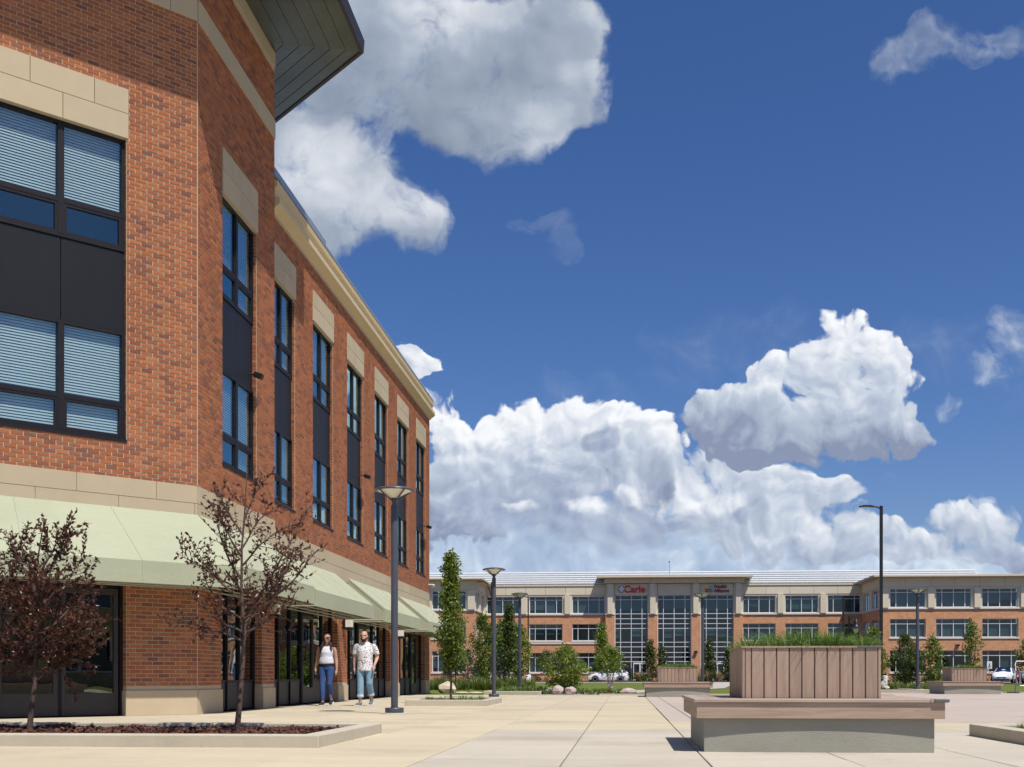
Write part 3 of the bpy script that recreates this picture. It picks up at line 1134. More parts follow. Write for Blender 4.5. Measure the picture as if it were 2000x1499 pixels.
# ground floor glazing
def storefront(F, a, b, lay, kick=.56, head=GH, rec=-.16, transom=2.45):
    """lay: list of (width share, kind) with kind 'w' fixed light, 'd' door"""
    mb = MB()
    w = .06
    F.box(mb, a, b, rec - .1, rec, head - .09, head)
    F.box(mb, a, a + w, rec - .1, rec, 0, head - .09)
    F.box(mb, b - w, b, rec - .1, rec, 0, head - .09)
    tot = sum(x for x, k in lay)
    s = a + w
    L = b - a - 2 * w
    cells = []
    for x, k in lay:
        e = s + L * x / tot
        cells.append((s, e, k))
        if e < b - w - .01:
            F.box(mb, e - .03, e + .03, rec - .1, rec + .004, 0, head - .09)
        s = e
    sf = ob('storefront', mb, M['frame'], bld, bevel=.004)
    for p, q, k in cells:
        p, q = p + .03, q - .03
        if k == 'w':
            mb = MB()
            F.box(mb, p, q, rec - .07, rec - .03, .02, kick)
            ob('kick_panel', mb, M['kick'], sf, bevel=.003)
            z0 = kick + .05
            mb = MB()
            F.box(mb, p, q, rec - .09, rec - .01, kick, z0)
            ob('rail', mb, M['frame'], sf)
        else:
            mb = MB()
            F.box(mb, p, p + .07, rec - .06, rec + .02, .02, 2.2)
            F.box(mb, q - .07, q, rec - .06, rec + .02, .02, 2.2)
            F.box(mb, p + .07, q - .07, rec - .06, rec + .02, .02, .40)
            F.box(mb, p + .07, q - .07, rec - .06, rec + .02, 2.1, 2.2)
            F.box(mb, p + .12, p + .15, rec + .05, rec + .08, .95, 1.45)
            F.box(mb, p + .12, p + .15, rec, rec + .05, 1.0, 1.03)
            F.box(mb, p + .12, p + .15, rec, rec + .05, 1.37, 1.4)
            ob('door', mb, M['kick'], sf, bevel=.003)
            mb = MB()
            F.box(mb, p, q, rec - .09, rec - .01, 2.2, 2.27)
            ob('rail', mb, M['frame'], sf)
            mb = MB()
            F.box(mb, p, q, rec - .05, rec - .044, 2.27, head - .09)
            ob('pane', mb, M['shop_glass'], sf)
            p, q, z0 = p + .07, q - .07, .40
            mb = MB()
            F.box(mb, p, q, rec - .03, rec - .024, .40, 2.1)
            ob('pane', mb, M['shop_glass'], sf)
            continue
        mb = MB()
        F.box(mb, p, q, rec - .05, rec - .044, z0, head - .09)
        ob('pane', mb, M['shop_glass'], sf)
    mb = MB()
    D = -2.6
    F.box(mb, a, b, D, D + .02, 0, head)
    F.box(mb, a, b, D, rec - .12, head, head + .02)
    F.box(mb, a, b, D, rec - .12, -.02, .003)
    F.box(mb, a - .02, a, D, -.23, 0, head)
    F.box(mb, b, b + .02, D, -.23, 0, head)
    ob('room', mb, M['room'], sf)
    return sf


storefront(F_CH, 1.27, 3.40, [(1, 'd'), (1, 'd')])
storefront(F_SD, 1.20, 3.62, [(1, 'w'), (1, 'w'), (1.2, 'w')])
storefront(F_MN, *g_mn[0], [(1, 'w'), (1, 'w'), (1, 'w'), (1.15, 'd'), (1, 'w'), (1, 'w')])
storefront(F_MN, *g_mn[1], [(1, 'w'), (1, 'w'), (1.15, 'd'), (1, 'w'), (1, 'w'), (1, 'w')])
storefront(F_MN, *g_mn[2], [(1, 'w'), (1, 'w'), (1, 'w'), (1.15, 'd'), (1, 'w')])
storefront(F_FR, 1.2, 3.2, [(1, 'w'), (1, 'w')])

# cornice of the long wing, in lengths
prof = [(0, 10.95), (.03, 10.95), (.045, 11.0), (.19, 11.10), (.20, 11.12), (.20, 11.24), (.09, 11.26), (.09, 11.44), (.14, 11.50), (.15, 11.62), (.02, 11.66), (-.2, 11.66), (-.2, 10.95)]
ys = [23.99] + [24.9 + 3.15 * k for k in range(7)]
ys = [y for y in ys if y < 43.5] + [44.08]
for a, b in zip(ys, ys[1:]):
    mb = MB()
    mb.extrude(prof, (CX - .08, a + .003, 0), (CX - .08, b - .003, 0), (1, 0, 0), (0, 0, 1))
    ob('cornice_section', mb, M['cornice'], wall)
mb = MB()
mb.extrude(prof, (CX - .3, 43.88, 0), (-22, 43.88, 0), (0, 1, 0), (0, 0, 1))
ob('cornice_section', mb, M['cornice'], wall)
mb = MB()
mb.box(-22, CX + .07, 23.8, 44.0, 11.662, 11.72)
mb.box(CX - .6, CX - .02, 24.05, 28.3, 11.722, 11.95)
ob('roof_flashing', mb, M['roofmetal'], wall)

# tower eaves: soffit boards that follow the eight-sided plan
OCT = [(C2[0] - 4.43, C2[1]), C2, (CX, CY), D2, (D2[0] - 3.3, D2[1] + 3.3), (D2[0] - 8.2, D2[1] + 3.3)]


def offset(poly, o):
    out = []
    nn = []
    for p, q in zip(poly, poly[1:]):
        d = Vector((q[0] - p[0], q[1] - p[1])).normalized()
        nn.append((Vector(p) + Vector((d.y, -d.x)) * o, d))
    out.append(tuple(nn[0][0]))
    for (p, d), (q, e) in zip(nn, nn[1:]):
        k = d.x * e.y - d.y * e.x
        w_ = q - p
        t_ = (w_.x * e.y - w_.y * e.x) / k
        out.append(tuple(p + d * t_))
    l = Vector(poly[-1]) - Vector(poly[-2])
    out.append(tuple(nn[-1][0] + l))
    return out


OV = 1.86
ZS = 14.42
roof = ob('tower_eave', (lambda mb: (mb.box(-13, -9, 19, 22, 14.7, 15.2), mb)[1])(MB()), M['eave'], bld)
NB = 6
for k in range(NB):
    o0, o1 = OV * k / NB, OV * (k + 1) / NB - .012
    z0, z1 = ZS + .16 * k / NB, ZS + .16 * (k + 1) / NB
    a, b = offset(OCT, o0), offset(OCT, o1)
    for i in range(len(OCT) - 1):
        mb = MB()
        mb.sheet([(*a[i], z0), (*a[i + 1], z0), (*b[i + 1], z1 + .004), (*b[i], z1 + .004)], -.02)
        ob('soffit_board', mb, M['soffit'], roof)
mb = MB()
a, b, c = offset(OCT, OV - .03), offset(OCT, OV + .05), offset(OCT, OV + .07)
for i in range(len(OCT) - 1):
    zb, zt = ZS + .12, ZS + .40
    mb.face((*b[i], zb), (*b[i + 1], zb), (*c[i + 1], zt), (*c[i], zt))
    mb.face((*a[i], zb), (*a[i + 1], zb), (*b[i + 1], zb), (*b[i], zb))
    mb.face((*c[i], zt), (*c[i + 1], zt), (-10.5, 20.5, zt + 1.9), (-10.5, 20.5, zt + 1.9001))
    mb.face((*a[i + 1], zb), (*a[i], zb), (*a[i], zt - .05), (*a[i + 1], zt - .05))
ob('fascia', mb, M['eave'], roof)
mb = MB()
a, b = offset(OCT, .02), offset(OCT, OV)
for i in range(len(OCT) - 1):
    mb.face((*a[i], ZS + .03), (*b[i], ZS + .2), (*b[i + 1], ZS + .2), (*a[i + 1], ZS + .03))
ob('soffit_deck', mb, M['eave'], roof)
mb = MB()
for o in [(OCT[2], b[2]), (OCT[3], b[3]), (OCT[1], b[1])]:
    p, q = Vector((*o[0], ZS - .004)), Vector((*o[1], ZS + .156))
    mb.tube([p, q], .018, 6)
ob('hip_seam', mb, M['soffit'], roof)


# ---------------------------------------------------------------- awnings
def bars_obj(name, segs, r, m, par):
    mb = MB()
    for p, q in segs:
        mb.tube([p, q], r, 6)
    ob(name, mb, m, par)


AP = 1.06


def awning(path, ztop, zlow, zval, label, caps=(True, True), grp='green canvas awnings along the shopfronts'):
    """path: wall line (list of xy); canvas slopes down over AP metres"""
    out = offset(path, AP)
    mid = (path[0][0], path[0][1], 0)
    t = thing('awning', label, 'awning', mid, grp)
    for i in range(len(path) - 1):
        w0, w1, e0, e1 = path[i], path[i + 1], out[i], out[i + 1]
        mb = MB()
        n = max(2, int((Vector(w1) - Vector(w0)).length / 1.3))
        pts = []
        for k in range(n + 1):                  # slight sag between the rafters
            f = k / n
            row = []
            for j in range(5):
                g = j / 4
                base = Vector(w0).lerp(Vector(w1), f).lerp(Vector(e0).lerp(Vector(e1), f), g)
                row.append((base.x, base.y, ztop + (zlow - ztop) * g))
            pts.append(row)
        for k in range(n):
            for j in range(4):
                q = [Vector(pts[k][j]), Vector(pts[k + 1][j]), Vector(pts[k + 1][j + 1]), Vector(pts[k][j + 1])]
                c = (q[0] + q[1] + q[2] + q[3]) / 4 - Vector((0, 0, .012))
                for a_ in range(4):
                    mb.face(q[a_], c, q[(a_ + 1) % 4])
        mb.v = mb.v
        cn = ob('canopy', mb, M['awning'], t, smooth=True)
        mb = MB()
        for k in range(n + 1):
            p, q = pts[k][0], pts[k][4]
            mb.tube([(p[0], p[1], p[2] + .001), (q[0], q[1], q[2] + .001), (q[0], q[1], zval)], .007, 5)
        ob('seam', mb, M['awning'], cn, kind='stuff')
        mb = MB()
        mb.sheet([(*e0, zval), (*e0, zlow), (*e1, zlow), (*e1, zval)], -.006)
        ob('valance', mb, M['awning'], t)
    for use, w_, e_ in ((caps[0], path[0], out[0]), (caps[1], path[-1], out[-1])):
        if use:
            mb = MB()
            mb.sheet([(*w_, ztop), (*e_, zlow), (*e_, zval), (*w_, zval)], .006)
            ob('end_cap', mb, M['awning'], t)
    segs = []
    for i in range(len(path) - 1):
        w0, w1, e0, e1 = (Vector(v) for v in (path[i], path[i + 1], out[i], out[i + 1]))
        for g in (.04, .36, .68, .97):
            p, q = w0.lerp(e0, g), w1.lerp(e1, g)
            segs.append(((p.x, p.y, zval + .03), (q.x, q.y, zval + .03)))
        n = max(2, int((w1 - w0).length / 1.3))
        for k in range(n + 1):
            p, q = w0.lerp(w1, k / n), e0.lerp(e1, k / n)
            p = p.lerp(q, .03)
            q = p.lerp(q, .96)
            segs.append(((p.x, p.y, zval + .05), (q.x, q.y, zval + .05)))
            segs.append(((p.x, p.y, ztop - .06), (q.x, q.y, zlow - .02)))
    bars_obj('frame', segs, .016, M['bar'], t)
    return t


XW = CX - .08 + .02
awning([(C2[0] - 4, C2[1] - .02), (C2[0] + .008, C2[1] - .02), (CX + .02, CY - .008), (CX + .02, 23.32)], 3.60, 2.60, 2.23,
       'pale green canvas awning wrapped around the tower corner behind the purple trees', (True, True))
awning([(XW, 23.74), (XW, 29.27)], 3.44, 2.57, 2.21, 'pale green shopfront awning above the walking woman, next after the corner one', (True, True))
awning([(XW, 30.76), (XW, 36.08)], 3.44, 2.57, 2.21, 'pale green shopfront awning partly hidden behind the nearest lamp post', (True, True))
awning([(XW, 37.70), (XW, 43.3)], 3.44, 2.57, 2.21, 'pale green shopfront awning at the far end beside the columnar tree', (True, True))


# lanterns and floodlights on the wall
def lantern(y, label):
    t = thing('wall_lantern', label, 'lantern', (CX - .06, y, 2.1), 'square lanterns on the brick piers')
    x = CX - .05
    mb = MB()
    mb.box(x, x + .05, y - .10, y + .10, 1.98, 2.28)
    mb.box(x + .05, x + .26, y - .12, y + .12, 1.96, 2.03)
    mb.box(x + .05, x + .25, y - .11, y + .11, 2.26, 2.29)
    ob('housing', mb, M['black'], t, bevel=.006)
    mb = MB()
    mb.box(x + .06, x + .24, y - .10, y + .10, 2.03, 2.26)
    ob('glass_box', mb, M['lens'], t, bevel=.01)


lantern(23.75, 'white square lantern on the brick pier beside the right purple tree')
lantern(30.25, 'white square lantern on the brick pier between woman and man')
lantern(37.35, 'white square lantern on the brick pier just right of the near lamp post')


def floodlight(y, z, label):
    t = thing('floodlight', label, 'floodlight', (CX - .1, y, z), 'small floodlights on the facade')
    mb = MB()
    mb.tube([(CX - .2, y, z), (CX + .06, y, z)], .018, 6)
    ob('arm', mb, M['black'], t)
    mb = MB()
    mb.obox((CX + .02, y - .07, z - .05), (.17, 0, -.06), (0, .14, 0), (.04, 0, .10))
    ob('head', mb, M['black'], t, bevel=.01)


floodlight(22.55, 6.95, 'small black floodlight on the dark panel of the tower window')
floodlight(32.3, 6.6, 'small black floodlight on the dark panel above the near lamp head')
floodlight(42.7, 6.5, 'small black floodlight on the farthest dark panel of the facade')
t = thing('security_camera', 'little white dome camera at the far end of the brick facade', 'camera', (CX, 43.7, 4.3))
mb = MB()
mb.box(CX - .08, CX + .1, 43.66, 43.74, 4.30, 4.34)
ob('bracket', mb, M['white'], t)
mb = MB()
mb.lathe([(.02, -.09), (.06, -.05), (.075, 0), (.03, .02)], 12, (CX + .12, 43.7, 4.30))
ob('dome', mb, M['white'], t, smooth=True)

# ---------------------------------------------------------------- long office building across the lawn
M['fbrick'] = far_brick('far_brickwork', (.62, .30, .145), (.53, .24, .11), (.56, .42, .29))
M['cream'] = mat('cream_panel', (.67, .60, .46), .05, .5, .85, orand=.025)
M['sill'] = mat('pale_sill', (.66, .63, .56), .05, 1, .8)
M['mullion'] = mat('white_mullion', (.74, .76, .78), .05, 1, .5)
M['fglass'] = glass('far_glass', (.30, .40, .44), .045, .9, (.72, .86, .96), .03)
M['shade'] = mat('roller_shade', (.33, .40, .38), .06, .6, .8, orand=.12)
M['rib'] = mat('roof_rib_metal', (.60, .62, .64), .04, .4, .7)
M['red'] = mat('sign_red', (.70, .02, .04), .05, 2, .4)
M['maroon'] = mat('sign_maroon', (.24, .03, .07), .05, 2, .4)
off = thing('office_building', 'long three storey brick and cream office building across the lawn', 'building', (6, 156, 0))
FMY, FWY = 156.0, 144.7
F_A = Face((-19.58, FMY), (1, 0), (0, -1), 52.27)
F_RW = Face((32.69, FWY), (1, 0), (0, -1), 31.0)
F_LW = Face((-49.58, FWY), (1, 0), (0, -1), 30.0)
F_RS = Face((32.69, FMY), (0, -1), (-1, 0), FMY - FWY)
F_LS = Face((-19.58, FWY), (0, 1), (1, 0), FMY - FWY)
ROWS = [(1.13, 3.90, 3.26), (5.59, 7.94, 7.32), (9.42, 11.82, 11.34)]
fw = ob('wall', (lambda mb: (mb.box(-19, 32, FMY + 1.5, FMY + 14, 0, 13), mb)[1])(MB()), M['cream'], off)
LM = [(-19.46, -14.92), (-13.42, -8.72), (-7.36, -2.75)]
RM = [(16.42, 20.93), (22.24, 26.79), (28.06, 32.56)]
PV = [(-1.38, 3.26), (4.57, 9.23), (10.52, 15.08)]
RWX = [(33.88 + 5.76 * k, 38.36 + 5.76 * k) for k in range(5)]
LWX = [(-20.8 - 4.5 - 5.9 * k, -20.8 - 5.9 * k) for k in range(3)]
RNG = random.Random(3)


def far_window(F, a, b, z0, z1, tr, cols=(.176, .497, .819), rec=-.28, extra=()):
    mb = MB()
    w = .038
    xs = [a] + [a + (b - a) * c for c in cols] + [b]
    zs = sorted([z0, z1, tr, *extra])
    for i, x in enumerate(xs):
        e = w if 0 < i < len(xs) - 1 else w * 1.1
        x0 = min(max(x - e, a), b - 2 * e)
        F.box(mb, x0, x0 + 2 * e, rec - .08, rec + .05, z0, z1)
    for i, z in enumerate(zs):
        zz = min(max(z - w, z0), z1 - 2 * w)
        for p, q in zip(xs, xs[1:]):
            F.box(mb, p + w, q - w, rec - .07, rec + .04, zz, zz + 2 * w)
    win = ob('window', mb, M['mullion'], off)
    for p, q in zip(xs, xs[1:]):
        for c, d in zip(zs, zs[1:]):
            mb = MB()
            F.quad(mb, p + w, q - w, rec - .02, c + w, d - w)
            ob('pane', mb, M['fglass'], win)
    return win, xs


def shades(F, win, xs, z0, z1, rec=-.28):
    k = RNG.random()
    for p, q in zip(xs, xs[1:]):
        if RNG.random() < .35:
            k = RNG.random()
        dr = 1.0 if k < .38 else (.72 if k < .6 else (.5 if k < .75 else 0))
        if dr:
            mb = MB()
            F.quad(mb, p + .06, q - .06, rec - .2, z1 - dr * (z1 - z0), z1)
            ob('shade', mb, M['shade'], win)


def room_back(mb, F, a, b, z0, z1):
    F.box(mb, a - .4, b + .4, -2.2, -2.1, z0 - .3, z1 + .3)
    F.box(mb, a - .4, b + .4, -2.1, -.4, z1 + .02, z1 + .1)
    F.box(mb, a - .4, b + .4, -2.1, -.4, z0 - .1, z0 - .02)


rooms = MB()


def section(F, wins, s0, s1, rows=ROWS, cols=(.176, .497, .819)):
    o = F.o.x if abs(F.d.x) > .5 else None
    W = [(a - F.o.x, b - F.o.x) for a, b in wins] if o is not None else wins
    hb = [(a, b, r[0], r[1]) for a, b in W for r in rows[:2]]
    hc = [(a, b, rows[2][0], rows[2][1]) for a, b in W]
    brick_m, cream_m = MB(), MB()
    wall_quads(brick_m, F, s0, s1, 0, 9.17, hb, .38)
    wall_quads(cream_m, F, s0, s1, 9.17, 12.02, hc, .38)
    ob('brick_facade', brick_m, M['fbrick'], fw)
    ob('cream_facade', cream_m, M['cream'], fw)
    for a, b in W:
        for r in rows:
            win, xs = far_window(F, a, b, *r, cols)
            shades(F, win, xs, r[0], r[1] if RNG.random() < .3 else r[2])
            room_back(rooms, F, a, b, r[0], r[1])
            mb = MB()
            F.box(mb, a - .12, b + .12, -.36, .10, r[0] - .2, r[0] - .003)
            if r[0] < 9:
                ob('sill', mb, M['sill'], fw)


section(F_A, LM, 0, 16.93)
section(F_A, RM, 35.91, 52.27)
section(F_RW, RWX, 0, 31.0)
section(F_LW, LWX, 0, 30.0)
sw = [(1.0, 4.6), (6.2, 10.0)]
section(F_RS, sw, 0, F_RS.L, cols=(.33, .66))
section(F_LS, sw, 0, F_LS.L, cols=(.33, .66))
ob('rooms', rooms, M['room'], fw, kind='stuff')

# cream trim: belt, frieze panels, column casings
for F, s0, s1 in ((F_A, 0, 16.93), (F_A, 35.91, 52.27), (F_RW, 0, 31), (F_LW, 0, 30), (F_RS, 0, F_RS.L), (F_LS, 0, F_LS.L)):
    mb = MB()
    F.box(mb, s0, s1, -.02, .14, 9.18, 9.36)
    ob('belt', mb, M['sill'], fw)
    if F is F_A:
        mb = MB()
        F.box(mb, s0, s1, -.02, .10, 5.12, 5.34)
        ob('belt', mb, M['sill'], fw)
    n = max(1, round((s1 - s0) / 3.0))
    for k in range(n):
        mb = MB()
        w_ = (s1 - s0) / n
        F.box(mb, s0 + k * w_ + .015, s0 + (k + 1) * w_ - .015, -.4, .06, 12.04, 13.2)
        ob('frieze_panel', mb, M['cream'], fw)
for F, wins in ((F_A, LM), (F_A, RM), (F_RW, RWX), (F_LW, sorted(LWX))):
    for (a, b), (c, d) in zip(wins, wins[1:]):
        mb = MB()
        m0 = (b + c) / 2 - F.o.x
        F.box(mb, m0 - .38, m0 + .38, -.02, .24, 9.37, 12.0)
        ob('column_casing', mb, M['cream'], fw)
mb = MB()
F_RW.box(mb, .02, .95, -.02, .24, 9.37, 12.0)
ob('column_casing', mb, M['cream'], fw)
mb = MB()
F_LW.box(mb, 29.05, 29.98, -.02, .24, 9.37, 12.0)
ob('column_casing', mb, M['cream'], fw)


def eave(name, x0, x1, y0, y1, zb, zt, ov):
    """flat roof edge with a sloping soffit around three sides"""
    mb = MB()
    lo = [(x0, y0), (x1, y0), (x1, y1), (x0, y1)]
    hi = [(x0 - ov, y0 - ov), (x1 + ov, y0 - ov), (x1 + ov, y1), (x0 - ov, y1)]
    for i in range(4):
        j = (i + 1) % 4
        mb.face((*lo[j], zb), (*lo[i], zb), (*hi[i], zt - .22), (*hi[j], zt - .22))
        mb.face((*hi[i], zt - .22), (*hi[i], zt), (*hi[j], zt), (*hi[j], zt - .22))
    mb.face(*[(*p, zt) for p in hi])
    ob(name, mb, M['cream'], fw)


eave('eave', 32.69, 63.7, FWY, FMY + 6, 13.21, 13.5, 1.1)
eave('eave', -49.6, -19.58, FWY, FMY + 6, 13.21, 13.5, 1.1)
for s0, s1 in ((-18.4, -2.7), (16.4, 31.5)):
    mb = MB()
    mb.extrude([(.10, 13.22), (.16, 13.26), (.16, 13.44), (-.3, 13.5), (-.3, 13.22)], (s0, FMY, 0), (s1, FMY, 0), (0, -1, 0), (0, 0, 1))
    ob('eave', mb, M['cream'], fw)

# ribbed metal roof screen
for k in range(6):
    z = 13.5 + k * .33
    y = FMY + .1 + k * .40
    mb = MB()
    pr = [(-.06, 0), (.03, .06), (.14, .15), (.14, .21), (-.08, .312), (-.5, .312), (-.5, 0)]
    mb.extrude(pr, (-48, y, z), (48.6, y, z), (0, -1, 0), (0, 0, 1))
    ob('roof_rib', mb, M['rib'], fw)
mb = MB()
mb.box(-48, 48.5, FMY + 2.6, FMY + 14, 12.8, 15.45)
ob('roof_deck', mb, M['roofmetal'], fw)

# entrance pavilion
PY = FMY - .9
F_P = Face((-2.65, PY), (1, 0), (0, -1), 18.98)
piers = [(-2.65, -1.38), (3.26, 4.57), (9.23, 10.52), (15.08, 16.33)]
for a, b in piers:
    mb = MB()
    mb.box(a, b, PY, FMY + .5, 0, 9.17)
    ob('brick_pier', mb, M['fbrick'], fw)
    mb = MB()
    mb.box(a + .02, b - .02, PY + .06, FMY + .5, 9.18, 13.5)
    ob('cream_pier', mb, M['cream'], fw)
    mb = MB()
    mb.box(a + .28, b - .28, PY - .22, PY + .05, 9.3, 13.5)
    ob('column_casing', mb, M['cream'], fw)
    mb = MB()
    mb.box(a - .05, b + .05, PY - .08, PY + .3, 9.175, 9.30)
    ob('belt', mb, M['sill'], fw)
for k in range(6):
    mb = MB()
    w_ = 19.4 / 6
    mb.box(-2.85 + k * w_ + .015, -2.85 + (k + 1) * w_ - .015, PY - .3, FMY + .5, 13.56, 14.2)
    ob('frieze_panel', mb, M['cream'], fw)
for a, b in PV:
    mb = MB()
    mb.box(a + .02, b - .02, PY + .25, FMY + .5, 11.92, 13.5)
    ob('sign_panel', mb, M['cream'], fw)
    win, xs = far_window(F_P, a + 2.65, b + 2.65, .05, 11.9, 11.29, rec=-.45, extra=(9.32, 8.64, 7.93, 7.28, 5.35, 4.71, 3.92, 3.28, 2.65))
    for z0, z1 in ((9.9, 11.25), (6.1, 7.25)):
        for p, q in zip(xs, xs[1:]):
            if RNG.random() < .8:
                mb = MB()
                F_P.quad(mb, p + .06, q - .06, -.7, z0 + (RNG.random() - .5) * .5, z1)
                ob('shade', mb, M['shade'], win)
mb = MB()
mb.box(-1.6, 15.3, FMY + 1.2, FMY + 1.3, 0, 12)
for z in (4.2, 8.4):
    mb.box(-1.4, 15.1, FMY - .3, FMY + 1.2, z, z + .5)
ob('atrium_back', mb, M['room'], fw)
eave('eave', -2.9, 16.6, PY - .3, FMY + 6, 14.21, 14.5, 1.0)
for x in (1.2, 12.8):
    mb = MB()
    for a in (x, x + .95):
        mb.box(a, a + .09, PY - .15, PY + .1, 0, 2.5)
        mb.box(a + .84, a + .93, PY - .15, PY + .1, 0, 2.5)
        mb.box(a + .09, a + .84, PY - .15, PY + .1, 2.3, 2.5)
        mb.box(a + .09, a + .84, PY - .15, PY + .1, 0, .2)
        mb.box(a + .09, a + .84, PY - .12, PY + .05, 1.0, 1.06)
    ob('door', mb, M['mullion'], fw)


# signs
def text(name, body, x, z, size, m, par, sx=1.0, bold=.02, y=None, ext=.06):
    cu = bpy.data.curves.new(name, 'FONT')
    cu.body = body
    cu.size = size
    cu.extrude = ext
    cu.offset = bold
    cu.resolution_u = 3
    cu.materials.append(m)
    o = link(bpy.data.objects.new(name, cu))
    o.parent = par
    o.rotation_euler = (math.radians(90), 0, 0)
    o.location = Vector((x, y if y else PY + .17, z)) - WL[par.name]
    o.scale = (sx, 1, 1)
    bpy.context.view_layer.update()
    dg = bpy.context.evaluated_depsgraph_get()
    me = bpy.data.meshes.new_from_object(o.evaluated_get(dg))
    me.name = name
    me.materials.clear()
    me.materials.append(m)
    q = bpy.data.objects.new(name, me)
    q.parent, q.rotation_euler, q.location, q.scale = par, o.rotation_euler.copy(), o.location.copy(), o.scale.copy()
    bpy.data.objects.remove(o)
    return link(q)


sg = thing('wall_sign', 'red lettered sign with a white cross on the office building', 'sign', (.9, PY + .2, 12.2), 'signs on the entrance pavilion')
text('lettering', 'Carle', -.12, 12.30, 1.38, M['red'], sg, .98, .03)
cr, crb = MB(), MB()
for w_, g, mbx, yy in ((.46, .07, crb, .12), (.40, 0, cr, .08)):
    mbx.box(-.42 - .17 - g, -.42 + .17 + g, PY + yy - .02, PY + yy + .02, 12.78 - w_ - g * 0, 12.78 + w_)
    mbx.box(-.42 - w_, -.42 - .17 - g, PY + yy - .02, PY + yy + .02, 12.78 - .17 - g, 12.78 + .17 + g)
    mbx.box(-.42 + .17 + g, -.42 + w_, PY + yy - .02, PY + yy + .02, 12.78 - .17 - g, 12.78 + .17 + g)
ob('cross', cr, M['white'], sg)
ob('cross_edge', crb, mat('cross_grey', (.10, .11, .14), .05, 2, .5), sg)
mb = MB()
for dz in (-.16, -.05, .06, .17):
    mb.box(-.42 - .36 if abs(dz) < .16 else -.56, -.42 + .36 if abs(dz) < .16 else -.28, PY + .05, PY + .058, 12.78 + dz - .012, 12.78 + dz + .012)
ob('cross_lines', mb, M['galv'], sg)

sg = thing('wall_sign', 'two line maroon sign with a four coloured square emblem on the office building', 'sign', (13.4, PY + .2, 12.2), 'signs on the entrance pavilion')
text('lettering', 'Health', 12.35, 12.86, .66, M['maroon'], sg, 1.02, .012)
text('lettering', 'Alliance', 12.35, 12.28, .66, M['maroon'], sg, 1.02, .012)
for (dx, dz, col, nm) in ((0, .52, (.85, .70, .06), 'yellow'), (.52, .52, (.22, .50, .66), 'blue'), (0, 0, (.60, .05, .09), 'red'), (.52, 0, (.06, .36, .14), 'green')):
    mb = MB()
    c = Vector((11.15 + dx + .24, 0, 12.26 + dz + .24))
    px = 0 if dx == 0 else 1
    pz = 0 if dz == 0 else 1
    poly = []
    for k in range(28):                     # square with its outer corner rounded
        a = 2 * math.pi * k / 28
        r = .24 / max(abs(math.cos(a)), abs(math.sin(a)))
        sx_, sz_ = math.cos(a) > 0, math.sin(a) > 0
        if sx_ == bool(px) and sz_ == bool(pz):
            r = min(r, .27)
        poly.append((c.x + r * math.cos(a), PY + .10, c.z + r * math.sin(a)))
    mb.sheet(poly, .05)
    em = ob('emblem_quarter', mb, mat('emblem_' + nm, col, .05, 2, .4), sg)
    mb = MB()
    d = .05 if px else -.05
    pts = [(c.x + .10 * math.cos(a) + d * .4, PY + .085, c.z + .10 * math.sin(a)) for a in [k * math.pi / 6 for k in range(-2, 6)]]
    mb.tube(pts, .016, 5)
    ob('emblem_curl', mb, mat('emblem_curl_' + nm, (.5, .5, .42) if nm != 'yellow' else (.1, .12, .05), .05, 2, .4), em)

t = thing('roof_antenna', 'thin grey antenna mast on the office roof above the entrance', 'antenna', (6.2, FMY - 1, 14.5))
mb = MB()
mb.tube([(6.2, FMY - 1, 14.5), (6.2, FMY - 1, 16.45)], .03, 6)
ob('mast', mb, M['galv'], t)
mb = MB()
mb.lathe([(.02, 0), (.10, .06), (.10, .14), (.02, .2)], 10, (6.2, FMY - 1, 16.4))
ob('head', mb, M['black'], t)
for x, z, lb in ((9.87, 3.9, 'brown wall light on the brick pier between the tall entrance windows'), (42.3, 4.45, 'brown wall light above the ground floor windows of the right wing')):
    y = PY if x < 20 else FWY
    t = thing('wall_light', lb, 'wall light', (x, y, z), 'brown wall lights on the office building')
    mb = MB()
    mb.box(x - .22, x + .22, y - .35, y, z, z + .22)
    ob('housing', mb, M['black'], t)
    mb = MB()
    mb.face((x - .18, y - .3, z - .002), (x - .18, y - .03, z - .002), (x + .18, y - .03, z - .002), (x + .18, y - .3, z - .002))
    ob('lens', mb, M['lens'], t)

# ---------------------------------------------------------------- building across the drive on the right, outside the picture, seen in the shop windows
ann = thing('tan_building', 'low tan brick building facing the shopfronts from across the street, outside the picture', 'building', (44, 20, 0))
F_T = Face((44, -20), (0, 1), (-1, 0), 70)
M['tan'] = far_brick('tan_brickwork', (.52, .37, .17), (.45, .31, .14), (.52, .44, .33))
mb = MB()
hs = [(3 + 6.5 * k, 7 + 6.5 * k, z, z + 2.2) for k in range(10) for z in (1.0, 5.0)]
wall_quads(mb, F_T, 0, 70, 0, 9, hs, .3)
mb.box(44.4, 60, -20, 50, 0, 8.9)
tw = ob('wall', mb, M['tan'], ann)
for h in hs:
    mb = MB()
    F_T.box(mb, h[0], h[1], -.3, -.25, h[2], h[3])
    w_ = ob('window', mb, M['fglass'], ann)
    mb = MB()
    bars(F_T, mb, *h, .08, -.25, -.15)
    F_T.box(mb, (h[0] + h[1]) / 2 - .04, (h[0] + h[1]) / 2 + .04, -.25, -.15, h[2] + .08, h[3] - .08)
    ob('frame', mb, M['mullion'], w_)
mb = MB()
F_T.box(mb, -.2, 70.2, -.3, .25, 9.0, 9.5)
ob('parapet', mb, M['cream'], ann)
plane('east_lawn', 27, 43.5, -30, 15.5, -.004, M['lawn'], 'strip of lawn right of the plaza, outside the picture')

